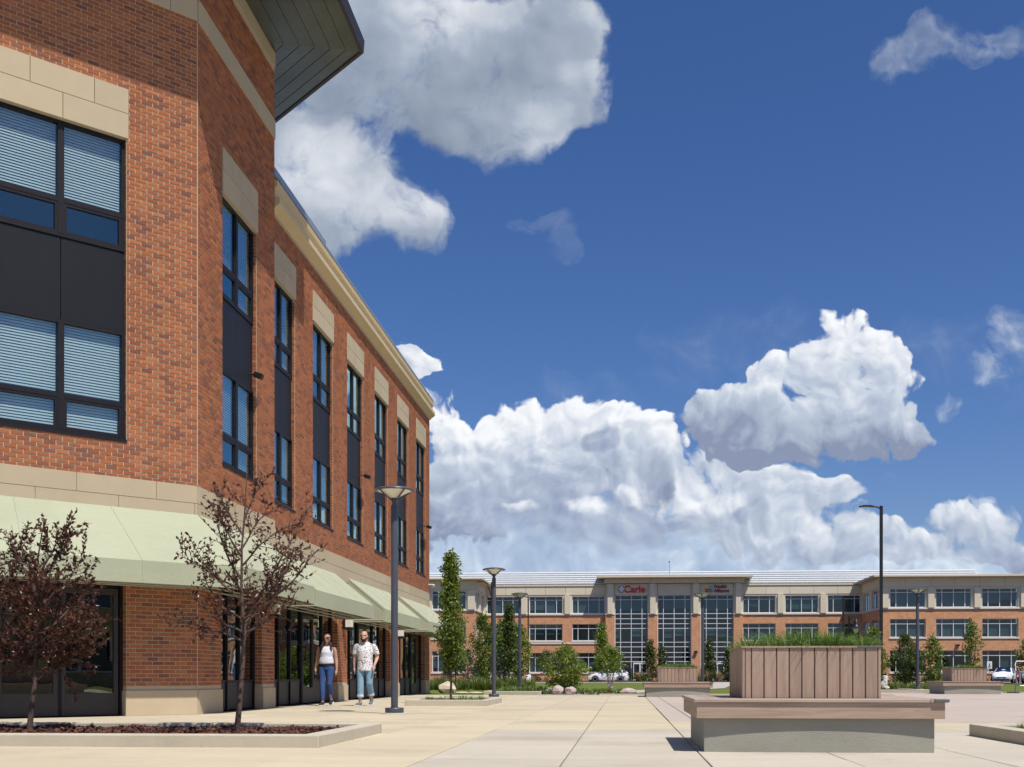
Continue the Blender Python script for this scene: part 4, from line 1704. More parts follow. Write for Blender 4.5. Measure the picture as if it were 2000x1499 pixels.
# ---------------------------------------------------------------- lamp posts
def make_lamp():
    t = thing('lamp_post', 'x', 'lamp post', (0, 0, 0), 'saucer lamp posts around the plaza')
    mb = MB()
    mb.lathe([(.245, -.01), (.245, .012), (.235, .02), (.01, .021)], 32)
    ob('footing', mb, M['curb'], t)
    mb = MB()
    mb.lathe([(.165, .02), (.17, .03), (.17, .10), (.16, .112), (.075, .114), (.075, .12)], 32)
    ob('base_plate', mb, M['lamp'], t, smooth=True)
    mb = MB()
    mb.lathe([(.064, .11), (.064, 3.80), (.060, 3.815), (.045, 3.82), (.045, 3.90), (.055, 3.905), (.055, 3.94), (.02, 3.95)], 20)
    ob('pole', mb, M['lamp'], t, smooth=True)
    for k in range(4):
        a = math.radians(45 + 90 * k)
        d = Vector((math.cos(a), math.sin(a), 0))
        mb = MB()
        mb.tube([d * .03 + Vector((0, 0, 3.88)), d * .10 + Vector((0, 0, 3.93)), d * .33 + Vector((0, 0, 4.075))], [.018, .017, .013], 6)
        ob('arm', mb, M['lamp'], t, smooth=True)
    mb = MB()
    mb.lathe([(.30, 4.075), (.362, 4.075), (.368, 4.085), (.362, 4.10), (.30, 4.125), (.18, 4.145), (.02, 4.152)], 40)
    ob('saucer', mb, M['lamp'], t, smooth=True)
    mb = MB()
    mb.lathe([(.04, 3.94), (.07, 3.955), (.15, 4.0), (.25, 4.055), (.30, 4.074)], 32)
    ob('lens', mb, M['lens'], t, smooth=True)
    return t


lamp = make_lamp()
LAMPS = [((-4.2, 20.06, 0), 'tall grey saucer lamp post nearest the camera, right of the walking man'),
         ((-4.17, 35.3, 0), 'grey saucer lamp post beside the kerbed bed right of the columnar tree'),
         ((-4.43, 46.81, .06), 'grey saucer lamp post in the ornamental grass left of the round shrub'),
         ((3.25, 46.74, .02), 'grey saucer lamp post behind the left distant wooden planter'),
         ((11.95, 46.34, .13), 'grey saucer lamp post beside the right distant wooden planter')]
for i, (p, lb) in enumerate(LAMPS):
    o = lamp if i == 0 else copy_tree(lamp, p, math.radians(11 * i))
    o.location = p
    o['label'] = lb


def street_light(loc, h, label, r=.065, arm=.75, base=.7, goose=False, name='street_light', z0=0.0):
    t = thing(name, label, 'street light', loc, 'tall black street lights')
    x, y, z = loc
    mb = MB()
    mb.lathe([(.28, -.05), (.28, base - .03), (.25, base)], 20, loc)
    ob('concrete_base', mb, M['white'], t, smooth=True)
    mb = MB()
    mb.box(x - .2, x + .2, y - .2, y + .2, z + base + .002, z + base + .09)
    mb.box(x - r, x + r, y - r, y + r, z + base + .09, z + h)
    ob('pole', mb, M['black'], t, bevel=.01)
    mb = MB()
    if goose:
        pts = [(x - .02, y, z + h - 1.3), (x - .22, y, z + h - .55), (x - .38, y, z + h - .12), (x - .6, y, z + h + .02)]
        mb.tube(pts, .04, 8)
    else:
        pts = [(x - r, y, z + h - .10), (x - r - .12, y, z + h - .04), (x - r - .3, y, z + h - .02)]
        mb.tube(pts, [.05, .045, .05], 8)
    ob('arm', mb, M['black'], t, smooth=True)
    e = Vector(pts[-1])
    mb = MB()
    n = [(-.02, .05), (.12, .13), (.45, .15), (.58, .10), (.62, .03)]
    for (a, wa), (b, wb) in zip(n, n[1:]):
        ta, tb = .07 * (1 if a > 0 else .6), .07 if b < .5 else .03
        P_ = [Vector((e.x - a, e.y - wa, e.z - .03)), Vector((e.x - a, e.y + wa, e.z - .03)), Vector((e.x - b, e.y + wb, e.z - .03)), Vector((e.x - b, e.y - wb, e.z - .03))]
        Q_ = [v + Vector((0, 0, ta if i < 2 else tb)) for i, v in enumerate(P_)]
        mb.face(*reversed(P_))
        mb.face(*Q_)
        mb.face(P_[0], Q_[0], Q_[3], P_[3])
        mb.face(P_[1], P_[2], Q_[2], Q_[1])
        if a == n[0][0]:
            mb.face(P_[0], P_[1], Q_[1], Q_[0])
        if b == n[-1][0]:
            mb.face(P_[3], Q_[3], Q_[2], P_[2])
    hd = ob('lamp_head', mb, M['black'], t)
    mb = MB()
    mb.face((e.x - .15, e.y - .1, e.z - .032), (e.x - .15, e.y + .1, e.z - .032), (e.x - .5, e.y + .1, e.z - .032), (e.x - .5, e.y - .1, e.z - .032))
    ob('lens', mb, M['lens'], hd)
    return t


street_light((11.53, 50.92, 0), 8.35, 'tallest black street light with flat head against the sky on the right')
street_light((-9.97, 114.6, 0), 8.9, 'thin black street light with white base left of the spotted car', base=.8)
street_light((-10.99, 91.5, 0), 8.45, 'black street light with curved arm showing behind the second saucer lamp', goose=True)
street_light((22.58, 116.8, 0), 9.0, 'thin black street light in front of the right office windows', r=.09)

t = thing('bell_lamp', 'black post lamp with bell shade and white globe above the big planter grass', 'lamp post', (11.62, 57.9, 0))
mb = MB()
mb.tube([(11.5, 57.9, 0), (11.5, 57.9, 3.75)], .05, 10)
mb.lathe([(.12, 0), (.12, .3), (.06, .4)], 12, (11.5, 57.9, 0))
ob('post', mb, M['black'], t, smooth=True)
mb = MB()
mb.tube([(11.5, 57.9, 3.45), (11.62, 57.9, 3.70), (11.78, 57.9, 3.72), (11.84, 57.9, 3.58)], .025, 6)
ob('bracket', mb, M['black'], t, smooth=True)
mb = MB()
mb.lathe([(.33, 3.12), (.335, 3.13), (.17, 3.24), (.13, 3.34), (.10, 3.52), (.03, 3.6)], 20, (11.84, 57.9, 0))
ob('bell_shade', mb, M['black'], t, smooth=True)
mb = MB()
mb.lathe([(.02, 2.86), (.08, 2.90), (.14, 3.0), (.16, 3.12)], 16, (11.84, 57.9, 0))
ob('globe', mb, M['lens'], t, smooth=True)

# ---------------------------------------------------------------- wooden planters with bench rim
BW, BOX = 2.22, 1.29


def plank_mesh(w, h):
    mb = MB()
    b = .004
    mb.face((b, -.02, 0), (w - b, -.02, 0), (w - b, -.02, h), (b, -.02, h))
    mb.face((0, 0, 0), (b, -.02, 0), (b, -.02, h), (0, 0, h))
    mb.face((w - b, -.02, 0), (w, 0, 0), (w, 0, h), (w - b, -.02, h))
    mb.face((0, 0, h), (b, -.02, h), (w - b, -.02, h), (w, 0, h))
    me = bpy.data.meshes.new('plank')
    me.from_pydata(mb.v, [], mb.f)
    me.materials.append(M['plank_v'])
    return me


def make_planter():
    t = thing('planter_bench', 'x', 'planter', (0, 0, 0), 'wooden planters with a bench rim')
    h = BW / 2
    c = h - .075
    # concrete plinth, its sides slightly bowed
    mb = MB()
    n = 14
    ring = []
    for s in range(4):
        for k in range(n):
            f = -1 + 2 * k / n
            bow = .028 * (1 - f * f)
            x, y = f * c, -c - bow
            for _ in range(s):
                x, y = -y, x
            ring.append((x, y))
    zs = (-.04, .008, .31)
    for za, zb in zip(zs, zs[1:]):
        for i in range(len(ring)):
            a, b = ring[i], ring[(i + 1) % len(ring)]
            mb.face((*a, za), (*b, za), (*b, zb), (*a, zb))
    mb.face(*[(*p, .31) for p in ring])
    ob('plinth', mb, M['cast'], t)
    for s in range(4):
        mb = MB()
        d = .0 if s % 2 == 0 else .026
        mb.box(-h + d, h - d, -h, -h + .025, .309, .455)
        o = ob('fascia_board', mb, M['plank_h'], t, bevel=.003)
        o.rotation_euler = (0, 0, math.pi / 2 * s)
    # seat boards laid around the box
    b0 = BOX / 2 + .02
    for s in range(4):
        for k in range(3):
            w = (h + .02 - b0) / 3
            mb = MB()
            e = h + .02 - (2 - k) * w
            mb.box(-e, e - (w if True else 0), -e, -e + w - .005, .456, .484)
            o = ob('seat_board', mb, M['plank_t'], t, bevel=.003)
            o.rotation_euler = (0, 0, math.pi / 2 * s)
    mb = MB()
    mb.box(h - .10, h + .032, -h - .032, -h + .12, .4605, .4875)
    ob('corner_guard', mb, M['cap'], t, bevel=.004)
    # box of upright planks
    hb = BOX / 2
    pw = .1185
    me_full, me_part = plank_mesh(pw - .006, .475), plank_mesh(.055, .475)
    core = MB()
    core.box(-hb + .022, hb - .022, -hb + .022, hb - .022, .485, .93)
    bx = ob('box_core', core, M['plank_h'], t)
    for s in range(4):
        x = -hb + .026
        parts = [(.06, me_part)] + [(pw, me_full)] * 10
        for w, me in parts:
            if x + w > hb - .015:
                break
            o = link(bpy.data.objects.new('plank', me))
            o.parent = t
            q = Matrix.Rotation(math.pi / 2 * s, 4, 'Z')
            o.location = q @ Vector((x, -hb + .022, .486))
            o.rotation_euler = (0, 0, math.pi / 2 * s)
            x += w
        for sx in (-1,):
            mb = MB()
            mb.box(-hb - .002, -hb + .022, -hb - .002, -hb + .022, .486, .962)
            o = ob('corner_trim', mb, M['plank_v'], t, bevel=.002)
            o.rotation_euler = (0, 0, math.pi / 2 * s)
        mb = MB()
        mb.box(-hb - .012, hb - .03, -hb - .012, -hb + .03, .9625, .980)
        o = ob('cap_rail', mb, M['plank_h'], t, bevel=.002)
        o.rotation_euler = (0, 0, math.pi / 2 * s)
    mb = MB()
    mb.box(hb - .22, hb + .013, -hb - .013, -hb + .04, .9635, .9815)
    ob('corner_guard', mb, M['cap'], t, bevel=.003)
    mb = MB()
    mb.face((-hb + .03, -hb + .03, .94), (hb - .03, -hb + .03, .94), (hb - .03, hb - .03, .94), (-hb + .03, hb - .03, .94))
    ob('soil', mb, M['soil'], t)
    return t


pl = make_planter()
PLANTERS = [((1.765, 11.31, 0), 'large wooden bench planter with grass in the right foreground'),
            ((1.74, 37.35, 0), 'distant wooden bench planter left of the foreground one'),
            ((13.05, 43.75, 0), 'distant wooden bench planter at the right near the white sedan')]
for i, (p, lb) in enumerate(PLANTERS):
    o = pl if i == 0 else copy_tree(pl, p)
    o.location = p
    o['label'] = lb


# ---------------------------------------------------------------- kerbed beds
def kerb_bed(label, x0, x1, y0, y1, h=.13, w=.17, mulch=True, fill=.06, chips=0):
    t = thing('planting_bed', label, 'planting bed', ((x0 + x1) / 2, (y0 + y1) / 2, 0), 'kerbed planting beds on the plaza')
    for (a, b, c, d) in ((x0, x1, y0, y0 + w), (x0, x1, y1 - w, y1), (x0, x0 + w, y0 + w, y1 - w), (x1 - w, x1, y0 + w, y1 - w)):
        mb = MB()
        g = .003
        nx, ny = max(2, int((b - a) / .12)), max(2, int((d - c) / .12))
        RB = random.Random(int(a * 100) + int(c * 10))
        # a cast kerb: long box with a slightly uneven top edge
        mb.box(a + (g if w == b - a else 0), b, c, d, -.03, h)
        ob('kerb', mb, M['curb'], t, bevel=.014)
    mb = MB()
    NX, NY = max(4, int((x1 - x0) / .2)), max(4, int((y1 - y0) / .2))
    RB = random.Random(5)
    hh = [[fill + RB.uniform(-.018, .018) + .02 * math.sin(i * 1.3) * math.sin(j * .9) for j in range(NY + 1)] for i in range(NX + 1)]
    P_ = lambda i, j: (x0 + w * .8 + (x1 - x0 - 1.6 * w) * i / NX, y0 + w * .8 + (y1 - y0 - 1.6 * w) * j / NY, hh[i][j])
    for i in range(NX):
        for j in range(NY):
            mb.face(P_(i, j), P_(i + 1, j), P_(i + 1, j + 1), P_(i, j + 1))
    ob('soil', mb, M['soil'], t)
    if chips:
        mb = MB()
        for _ in range(chips):
            x, y = RB.uniform(x0 + w, x1 - w), RB.uniform(y0 + w, y1 - w)
            i, j = int((x - x0 - w * .8) / (x1 - x0 - 1.6 * w) * NX), int((y - y0 - w * .8) / (y1 - y0 - 1.6 * w) * NY)
            z = hh[min(i, NX)][min(j, NY)] + RB.uniform(-.004, .016)
            a = RB.uniform(0, 6.28)
            l, b = RB.uniform(.018, .06), RB.uniform(.006, .016)
            d = Vector((math.cos(a), math.sin(a), RB.uniform(-.5, .5))) * l
            e = Vector((-math.sin(a), math.cos(a), RB.uniform(-.5, .5))) * b
            mb.cur = RB.uniform(.01, 1)
            o = Vector((x, y, z))
            f = Vector((0, 0, .008))
            mb.face(o - d - e, o + d - e, o + d + e + f, o - d + e + f)
            mb.face(o - d + e + f, o + d + e + f, o + d + e, o - d + e)
            mb.face(o - d - e - f, o + d - e - f, o + d - e, o - d - e)
        mb.cur = 0
        ob('mulch', mb, M['mulch'], t, kind='stuff')
    return t


kerb_bed('long kerbed mulch bed with two purple leaved trees in the left foreground', -9.6, -2.95, 10.55, 13.35, .125, .19, chips=9000)
kerb_bed('small kerbed bed with grass and the columnar tree', -5.05, -3.15, 25.3, 28.4, .14, .17, chips=900)
kerb_bed('low kerbed bed under the third saucer lamp', -5.15, -3.05, 40.3, 52.0, .13, .2, fill=.08)
kerb_bed('kerbed bed with grasses cut by the right edge in the foreground', 4.02, 8.5, 9.0, 13.3, .135, .22, chips=1500)
kerb_bed('kerbed bed with birch shrubs left of the right distant planter', 8.9, 12.4, 45.7, 56.0, .13, .2, fill=.07, chips=600)


# ---------------------------------------------------------------- boulders
def rock_mesh(seed, sx, sy, sz, rough=.30, n=2):
    import bmesh
    from mathutils import noise
    b = bmesh.new()
    bmesh.ops.create_icosphere(b, subdivisions=n, radius=1)
    off = Vector((seed * 3.7, seed * 1.3, seed))
    for v in b.verts:
        k = 1 + rough * noise.fractal(v.co * 1.1 + off, 1.0, 2.0, 3) + rough * .35 * noise.noise(v.co * 2.3 + off)
        v.co = Vector((v.co.x * k * sx, v.co.y * k * sy, v.co.z * k * sz))
    me = bpy.data.meshes.new('boulder')
    b.to_mesh(me)
    b.free()
    return me


M['rock_tan'] = mat('tan_boulder', (.50, .43, .32), .45, 1.6, .9, .7, 14, coord='obj')
M['rock_pink'] = mat('pink_boulder', (.46, .36, .34), .35, 2.0, .85, .6, 16, coord='obj')
for k, (x, y, z, sx, sy, sz, m, lb) in enumerate([
        (-7.1, 44.2, .16, .42, .34, .28, 'rock_tan', 'pale tan boulder behind the trunk of the columnar tree'),
        (-2.45, 40.75, .14, .24, .2, .21, 'rock_pink', 'pinkish boulder below the left round shrub, left one of the pair'),
        (-2.0, 40.8, .12, .24, .2, .18, 'rock_pink', 'whitish pink boulder below the left round shrub, right one of the pair'),
        (.12, 41.1, .08, .32, .24, .16, 'rock_pink', 'low rounded pink boulder just left of the distant planter'),
        (-8.45, 44.0, .08, .2, .2, .12, 'rock_tan', 'small flat stone at the foot of the brick building end'),
        (-9.6, 86, .5, .8, .7, .75, 'rock_tan', 'large whitish rock among the shrubs before the office building'),
        (11.3, 49.0, .16, .16, .16, .1, 'rock_tan', 'little stone heap beside the base of the tall street light')]):
    me = rock_mesh(k + 2, sx, sy, sz)
    me.materials.append(M[m])
    o = link(bpy.data.objects.new('boulder', me))
    o.location = (x, y, z)
    o.rotation_euler = (0, 0, k * 1.1)
    tag(o, lb, 'boulder', 'boulders on the lawn edge')
for k, x in enumerate((-6.3, -5.75, -5.2, -4.75)):
    me = rock_mesh(k + 30, .3, .16, .05, .12)
    me.materials.append(M['rock_tan'])
    o = link(bpy.data.objects.new('edging_stone', me))
    o.location = (x, 42.6, .03)
    tag(o, ['leftmost flat edging stone beside the tan boulder', 'second flat edging stone right of the tan boulder', 'third flat edging stone right of the tan boulder', 'rightmost flat edging stone before the low kerb'][k], 'stone', 'flat edging stones')

# metal bar chair cut by the right edge
t = thing('metal_chair', 'grey metal bar chair standing at the right edge of the paving', 'chair', (15.75, 45.1, 0))
x, y = 15.75, 45.1
for sx in (-1, 1):
    for sy in (-1, 1):
        mb = MB()
        mb.tube([(x + sx * .26, y + sy * .24, 0), (x + sx * .20, y + sy * .19, .84)], [.02, .032], 8)
        ob('leg', mb, M['galv'], t)
mb = MB()
mb.box(x - .25, x + .25, y - .23, y + .23, .84, .88)
ob('seat', mb, M['galv'], t, bevel=.01)
mb = MB()
mb.tube([(x - .24, y + .2, .88), (x - .25, y + .24, 1.15), (x - .20, y + .26, 1.27), (x + .20, y + .26, 1.27), (x + .25, y + .24, 1.15), (x + .24, y + .2, .88)], .022, 8)
mb.tube([(x - .25, y + .22, 1.05), (x - .27, y - .15, 1.03)], .018, 8)
ob('backrest', mb, M['white'], t, smooth=True)
mb = MB()
mb.tube([(x - .245, y - .23, .3), (x + .245, y - .23, .3)], .014, 6)
mb.tube([(x - .245, y + .23, .3), (x + .245, y + .23, .3)], .014, 6)
ob('stretcher', mb, M['galv'], t)

t = thing('parking_sign', 'white and blue wheelchair parking sign behind the right planter', 'sign', (32.1, 100.4, 0))
mb = MB()
mb.tube([(32.1, 100.4, 0), (32.1, 100.4, 1.9)], .03, 6)
ob('post', mb, M['galv'], t)
mb = MB()
mb.box(31.88, 32.32, 100.33, 100.36, 1.3, 1.95)
ob('plate', mb, M['white'], t)
M['sign_blue'] = mat('sign_blue', (.02, .10, .35), .05, 2, .4)
mb = MB()
mb.lathe([(.001, 0), (.05, .01), (.05, .04), (.001, .05)], 10, (32.12, 100.31, 1.74))
mb.box(32.08, 32.13, 100.31, 100.325, 1.52, 1.72)
mb.box(32.13, 32.22, 100.31, 100.325, 1.52, 1.56)
mb.tube([(32.1 + .09 * math.cos(a), 100.315, 1.5 + .09 * math.sin(a)) for a in [math.radians(110 + 25 * k) for k in range(10)]], .014, 5)
ob('symbol', mb, M['sign_blue'], t)
for k, (x, y, lb) in enumerate(((3.1, 128.3, 'dark bench left of the entrance among the office shrubs'), (11.2, 128.3, 'dark bench right of the entrance among the office shrubs'))):
    t = thing('park_bench', lb, 'bench', (x, y, 0), 'benches before the office entrance')
    mb = MB()
    for i in range(3):
        mb.box(x - .9, x + .9, y - .25 + .17 * i, y - .11 + .17 * i, .43, .46)
    ob('seat', mb, M['black'], t)
    mb = MB()
    for i in range(3):
        mb.box(x - .9, x + .9, y + .26 + .02 * i, y + .29 + .02 * i, .52 + .13 * i, .62 + .13 * i)
    ob('backrest', mb, M['black'], t)
    for sx in (-.75, .75):
        mb = MB()
        mb.box(x + sx - .03, x + sx + .03, y - .22, y - .16, 0, .43)
        mb.box(x + sx - .03, x + sx + .03, y + .30, y + .36, 0, .9)
        ob('leg', mb, M['black'], t)

# ---------------------------------------------------------------- vegetation
M['plum'] = leafmat('plum_leaf', [(0, (.026, .012, .010)), (.4, (.10, .038, .024)), (.68, (.17, .066, .040)), (.86, (.11, .072, .036)), (1, (.24, .17, .08))], .32, .45)
M['leaf_dark'] = leafmat('oak_leaf', [(0, (.025, .045, .010)), (.5, (.080, .115, .020)), (1, (.19, .21, .05))], .4, .35)
M['leaf_mid'] = leafmat('birch_leaf', [(0, (.055, .095, .014)), (.5, (.15, .21, .03)), (1, (.28, .33, .07))], .4, .45)
M['leaf_lime'] = leafmat('lime_leaf', [(0, (.07, .12, .018)), (.5, (.19, .26, .035)), (1, (.32, .37, .07))], .4, .45)
M['spruce'] = leafmat('spruce_needle', [(0, (.012, .035, .022)), (.5, (.04, .085, .06)), (1, (.12, .19, .16))], .6, .1)
M['fgrass'] = leafmat('grass_blade', [(0, (.045, .095, .014)), (.5, (.13, .23, .035)), (.85, (.24, .33, .075)), (1, (.38, .37, .16))], .5, .35)
M['fgrass2'] = leafmat('tall_grass_blade', [(0, (.06, .10, .016)), (.6, (.17, .23, .04)), (1, (.36, .34, .13))], .5, .4)
M['plume'] = leafmat('grass_plume', [(0, (.22, .15, .06)), (1, (.45, .34, .16))], .8, .3)
M['gold'] = leafmat('gold_shrub', [(0, (.16, .13, .01)), (1, (.42, .30, .02))], .5, .4)
M['bush'] = leafmat('ground_cover', [(0, (.035, .07, .01)), (.6, (.09, .16, .02)), (1, (.18, .25, .04))], .5, .35)


def leaf(mb, o, d, n, l, w, fold=.25):
    """pointed leaf folded along its midrib: four triangles"""
    d = d.normalized()
    s = d.cross(n)
    s = s.normalized() if s.length > 1e-4 else Vector((1, 0, 0))
    up = s.cross(d)
    t = o + d * l
    m = o + d * l * .45 - up * l * .04
    a, b = m + s * w + up * w * fold, m - s * w + up * w * fold
    i = len(mb.v)
    mb.v.extend((tuple(o), tuple(a), tuple(t), tuple(b), tuple(m)))
    mb.f.extend(((i, i + 4, i + 1), (i + 1, i + 4, i + 2), (i, i + 3, i + 4), (i + 4, i + 3, i + 2)))
    mb.r.extend((mb.cur,) * 4)


def quad_leaf(mb, o, d, n, l, w):
    d = d.normalized()
    s = d.cross(n)
    s = (s.normalized() if s.length > 1e-4 else Vector((1, 0, 0))) * w
    i = len(mb.v)
    mb.v.extend((tuple(o), tuple(o + d * l * .5 + s), tuple(o + d * l), tuple(o + d * l * .5 - s)))
    mb.f.append((i, i + 1, i + 2, i + 3))
    mb.r.append(mb.cur)


def rv(rg):
    while True:
        v = Vector((rg.uniform(-1, 1), rg.uniform(-1, 1), rg.uniform(-1, 1)))
        if .01 < v.length < 1:
            return v.normalized()


def branch(rg, p, d, L, n, r0, curve=.25, lift=.15, wob=.18):
    pts, rad = [p.copy()], [r0]
    for k in range(n):
        d = (d + rv(rg) * wob + Vector((0, 0, lift))).normalized()
        p = p + d * (L / n)
        pts.append(p.copy())
        rad.append(r0 * (1 - .82 * (k + 1) / n))
    return pts, rad, d


def purple_tree(loc, seed, label, trunk, limbs, leaves=1.0, twig=(.22, .5)):
    """young plum-leaved tree: limbs given as (height, azimuth deg, elevation deg, length)"""
    rg = random.Random(seed)
    t = thing('purple_tree', label, 'tree', loc, 'purple leaved young trees')
    L0 = Vector(loc)
    wood, lv = MB(), MB()
    tp = [L0 + Vector(p) for p, r in trunk]
    wood.tube(tp, [r for p, r in trunk], 9)

    def on_trunk(h):
        for a, b in zip(tp, tp[1:]):
            if a.z - L0.z <= h <= b.z - L0.z:
                f = (h - (a.z - L0.z)) / (b.z - a.z)
                return a.lerp(b, f)
        return tp[-1]

    def put_leaves(pts, dens, l0):
        for a, b in zip(pts, pts[1:]):
            n = max(1, int((b - a).length * dens * leaves))
            for _ in range(n):
                o = a.lerp(b, rg.random())
                dr = ((b - a).normalized() * .6 + rv(rg) + Vector((0, 0, .1))).normalized()
                lv.cur = min(1, max(.01, rg.gauss(.45, .24)))
                l = l0 * rg.uniform(.6, 1.25)
                leaf(lv, o, dr, rv(rg), l, l * rg.uniform(.19, .30))

    for (h, az, el, ln) in limbs:
        p = on_trunk(h)
        a, e = math.radians(az), math.radians(el)
        d = Vector((math.cos(a) * math.cos(e), math.sin(a) * math.cos(e), math.sin(e)))
        pts, rad, _ = branch(rg, p, d, ln, 7, .010 + .006 * ln, lift=.05)
        wood.tube(pts, rad, 6)
        put_leaves(pts[2:], 70, .058)
        m = int(7 + ln * 14)
        for k in range(m):
            f = .16 + .84 * (k + rg.random()) / m
            i = min(len(pts) - 2, int(f * (len(pts) - 1)))
            q = pts[i].lerp(pts[i + 1], f * (len(pts) - 1) - i)
            dd = ((pts[i + 1] - pts[i]).normalized() * .8 + rv(rg) * .95 + Vector((0, 0, .18))).normalized()
            tw, tr, _ = branch(rg, q, dd, rg.uniform(*twig) * (1.15 - f * .55), 4, .0045, lift=.06, wob=.22)
            wood.tube(tw, tr, 4, False)
            put_leaves(tw[1:], 135, .056)
    ob('trunk', wood, M['bark'], t, smooth=True)
    ob('crown', lv, M['plum'], t)


purple_tree((-6.74, 12.16, .03), 11, 'bushy purple leaved tree at the left edge before the dark doors',
            [((0, 0, 0), .036), ((.02, 0, .25), .03), ((.06, .01, .6), .026), ((.08, 0, 1.0), .022), ((.13, .02, 1.5), .016), ((.10, 0, 2.0), .010), ((.16, 0, 2.35), .005)],
            [(.62, 175, 32, .72), (.60, 5, 28, .75), (.72, 60, 18, .7), (.8, 120, 15, .7), (.75, 240, 20, .65), (.85, 300, 22, .7), (.9, 340, 30, .82), (.95, 190, 22, .85),
             (1.0, 90, 20, .6), (1.05, 270, 25, .6), (1.15, 20, 28, .8), (1.2, 160, 35, .85), (1.3, 320, 35, .7), (1.35, 215, 40, .75), (1.45, 40, 45, .75), (1.5, 180, 55, .95), (1.6, 140, 62, .8),
             (1.7, 10, 55, .7), (1.8, 0, 68, .7), (1.0, 150, 25, .9), (1.1, 350, 18, .7), (.9, 20, 12, .75), (1.25, 100, 30, .6), (1.4, 290, 40, .6), (.7, 30, 5, .7), (.75, 150, 5, .8), (.95, 60, 8, .6), (1.2, 250, 20, .6)], .66)
purple_tree((-4.36, 12.23, .03), 29, 'airy purple leaved tree with open crown before the brick corner',
            [((0, 0, 0), .036), ((.03, 0, .3), .031), ((.07, 0, .8), .027), ((.09, 0, 1.15), .023), ((.05, .02, 1.6), .017), ((.06, 0, 2.1), .012), ((.10, 0, 2.6), .008), ((.12, 0, 3.0), .004)],
            [(1.05, 165, 12, .95), (1.15, 20, 25, .75), (1.1, 55, 40, 1.5), (1.2, 45, 62, 1.7), (1.3, 175, 20, .75), (1.45, 350, 20, .7), (1.5, 170, 38, .9), (1.65, 190, 25, .8),
             (1.75, 160, 50, .95), (1.9, 15, 40, .6), (2.0, 170, 60, .75), (2.1, 20, 55, .6), (2.25, 200, 55, .55), (2.4, 60, 65, .55), (1.6, 270, 30, .6), (1.4, 90, 30, .6), (1.3, 300, 15, .7), (1.15, 200, 18, .7),
             (1.25, 5, 48, 1.25), (1.35, 30, 35, 1.0)], .34, (.18, .42))


def leafy_tree(name, label, loc, h, clear, crown, n, lsize, m, seed, group, bark='bark', stems=1, trunk_r=.03, shape=None, cat='tree', fill=.5):
    """crown: (radius x, radius y); shape(f) gives relative radius at relative crown height f"""
    rg = random.Random(seed)
    t = thing(name, label, cat, loc, group)
    L0 = Vector(loc)
    wood, lv = MB(), MB()
    cz0, cz1 = clear, h
    for s in range(stems):
        a = rg.uniform(0, 6.28)
        sp = crown[0] * .45 if stems > 1 else 0
        base = L0 + Vector((math.cos(a) * .06, math.sin(a) * .06, -.03)) * (1 if stems > 1 else 0)
        top = L0 + Vector((math.cos(a) * sp, math.sin(a) * sp, h * rg.uniform(.8, .95)))
        k = 7
        pts = [base.lerp(top, i / k) + Vector((rg.uniform(-1, 1), rg.uniform(-1, 1), 0)) * .02 * min(i, 2) * h / 3 for i in range(k + 1)]
        wood.tube(pts, [trunk_r * (1 - .85 * i / k) for i in range(k + 1)], 7)
        for b in range(int(10 + 4 * h)):
            f = rg.uniform(.1, .98)
            z = cz0 + (cz1 - cz0) * f
            ff = (z / (h * .95))
            if ff > .98:
                continue
            i = min(k - 1, int(ff * k))
            p = pts[i].lerp(pts[i + 1], min(1, ff * k - i))
            rr = (shape(f) if shape else math.sin(math.pi * min(.98, f * .85 + .12))) * crown[0]
            az = rg.uniform(0, 6.28)
            bp, br, _ = branch(rg, p, Vector((math.cos(az), math.sin(az), .7)), rr * .9, 4, trunk_r * .28, lift=.12)
            wood.tube(bp, br, 4, False)
    # clumps of leaves
    n = int(n * 1.9)
    nc = max(10, n // 26)
    for c in range(nc):
        f = rg.random()
        rr = (shape(f) if shape else math.sin(math.pi * min(.98, f * .85 + .12)))
        az, q = rg.uniform(0, 6.28), math.sqrt(rg.uniform(fill * fill, 1))
        ctr = L0 + Vector((math.cos(az) * rr * q * crown[0], math.sin(az) * rr * q * crown[1], cz0 + (cz1 - cz0) * f))
        cr = lsize * rg.uniform(1.4, 3.2)
        tone = rg.gauss(.0, .14)
        for _ in range(n // nc):
            o = ctr + rv(rg) * cr * rg.random() ** .5
            lv.cur = min(1, max(.01, rg.gauss(.48 + tone, .2)))
            l = lsize * rg.uniform(.6, 1.2)
            quad_leaf(lv, o, rv(rg) + Vector((0, 0, -.2)), rv(rg), l, l * .36)
    ob('trunk', wood, M[bark], t, smooth=True)
    ob('crown', lv, M[m], t)
    return t


def col_shape(f):
    return [.35, .75, .95, 1.0, .95, .85, .55, .5, .45, .38, .12][min(10, int(f * 10.99))]


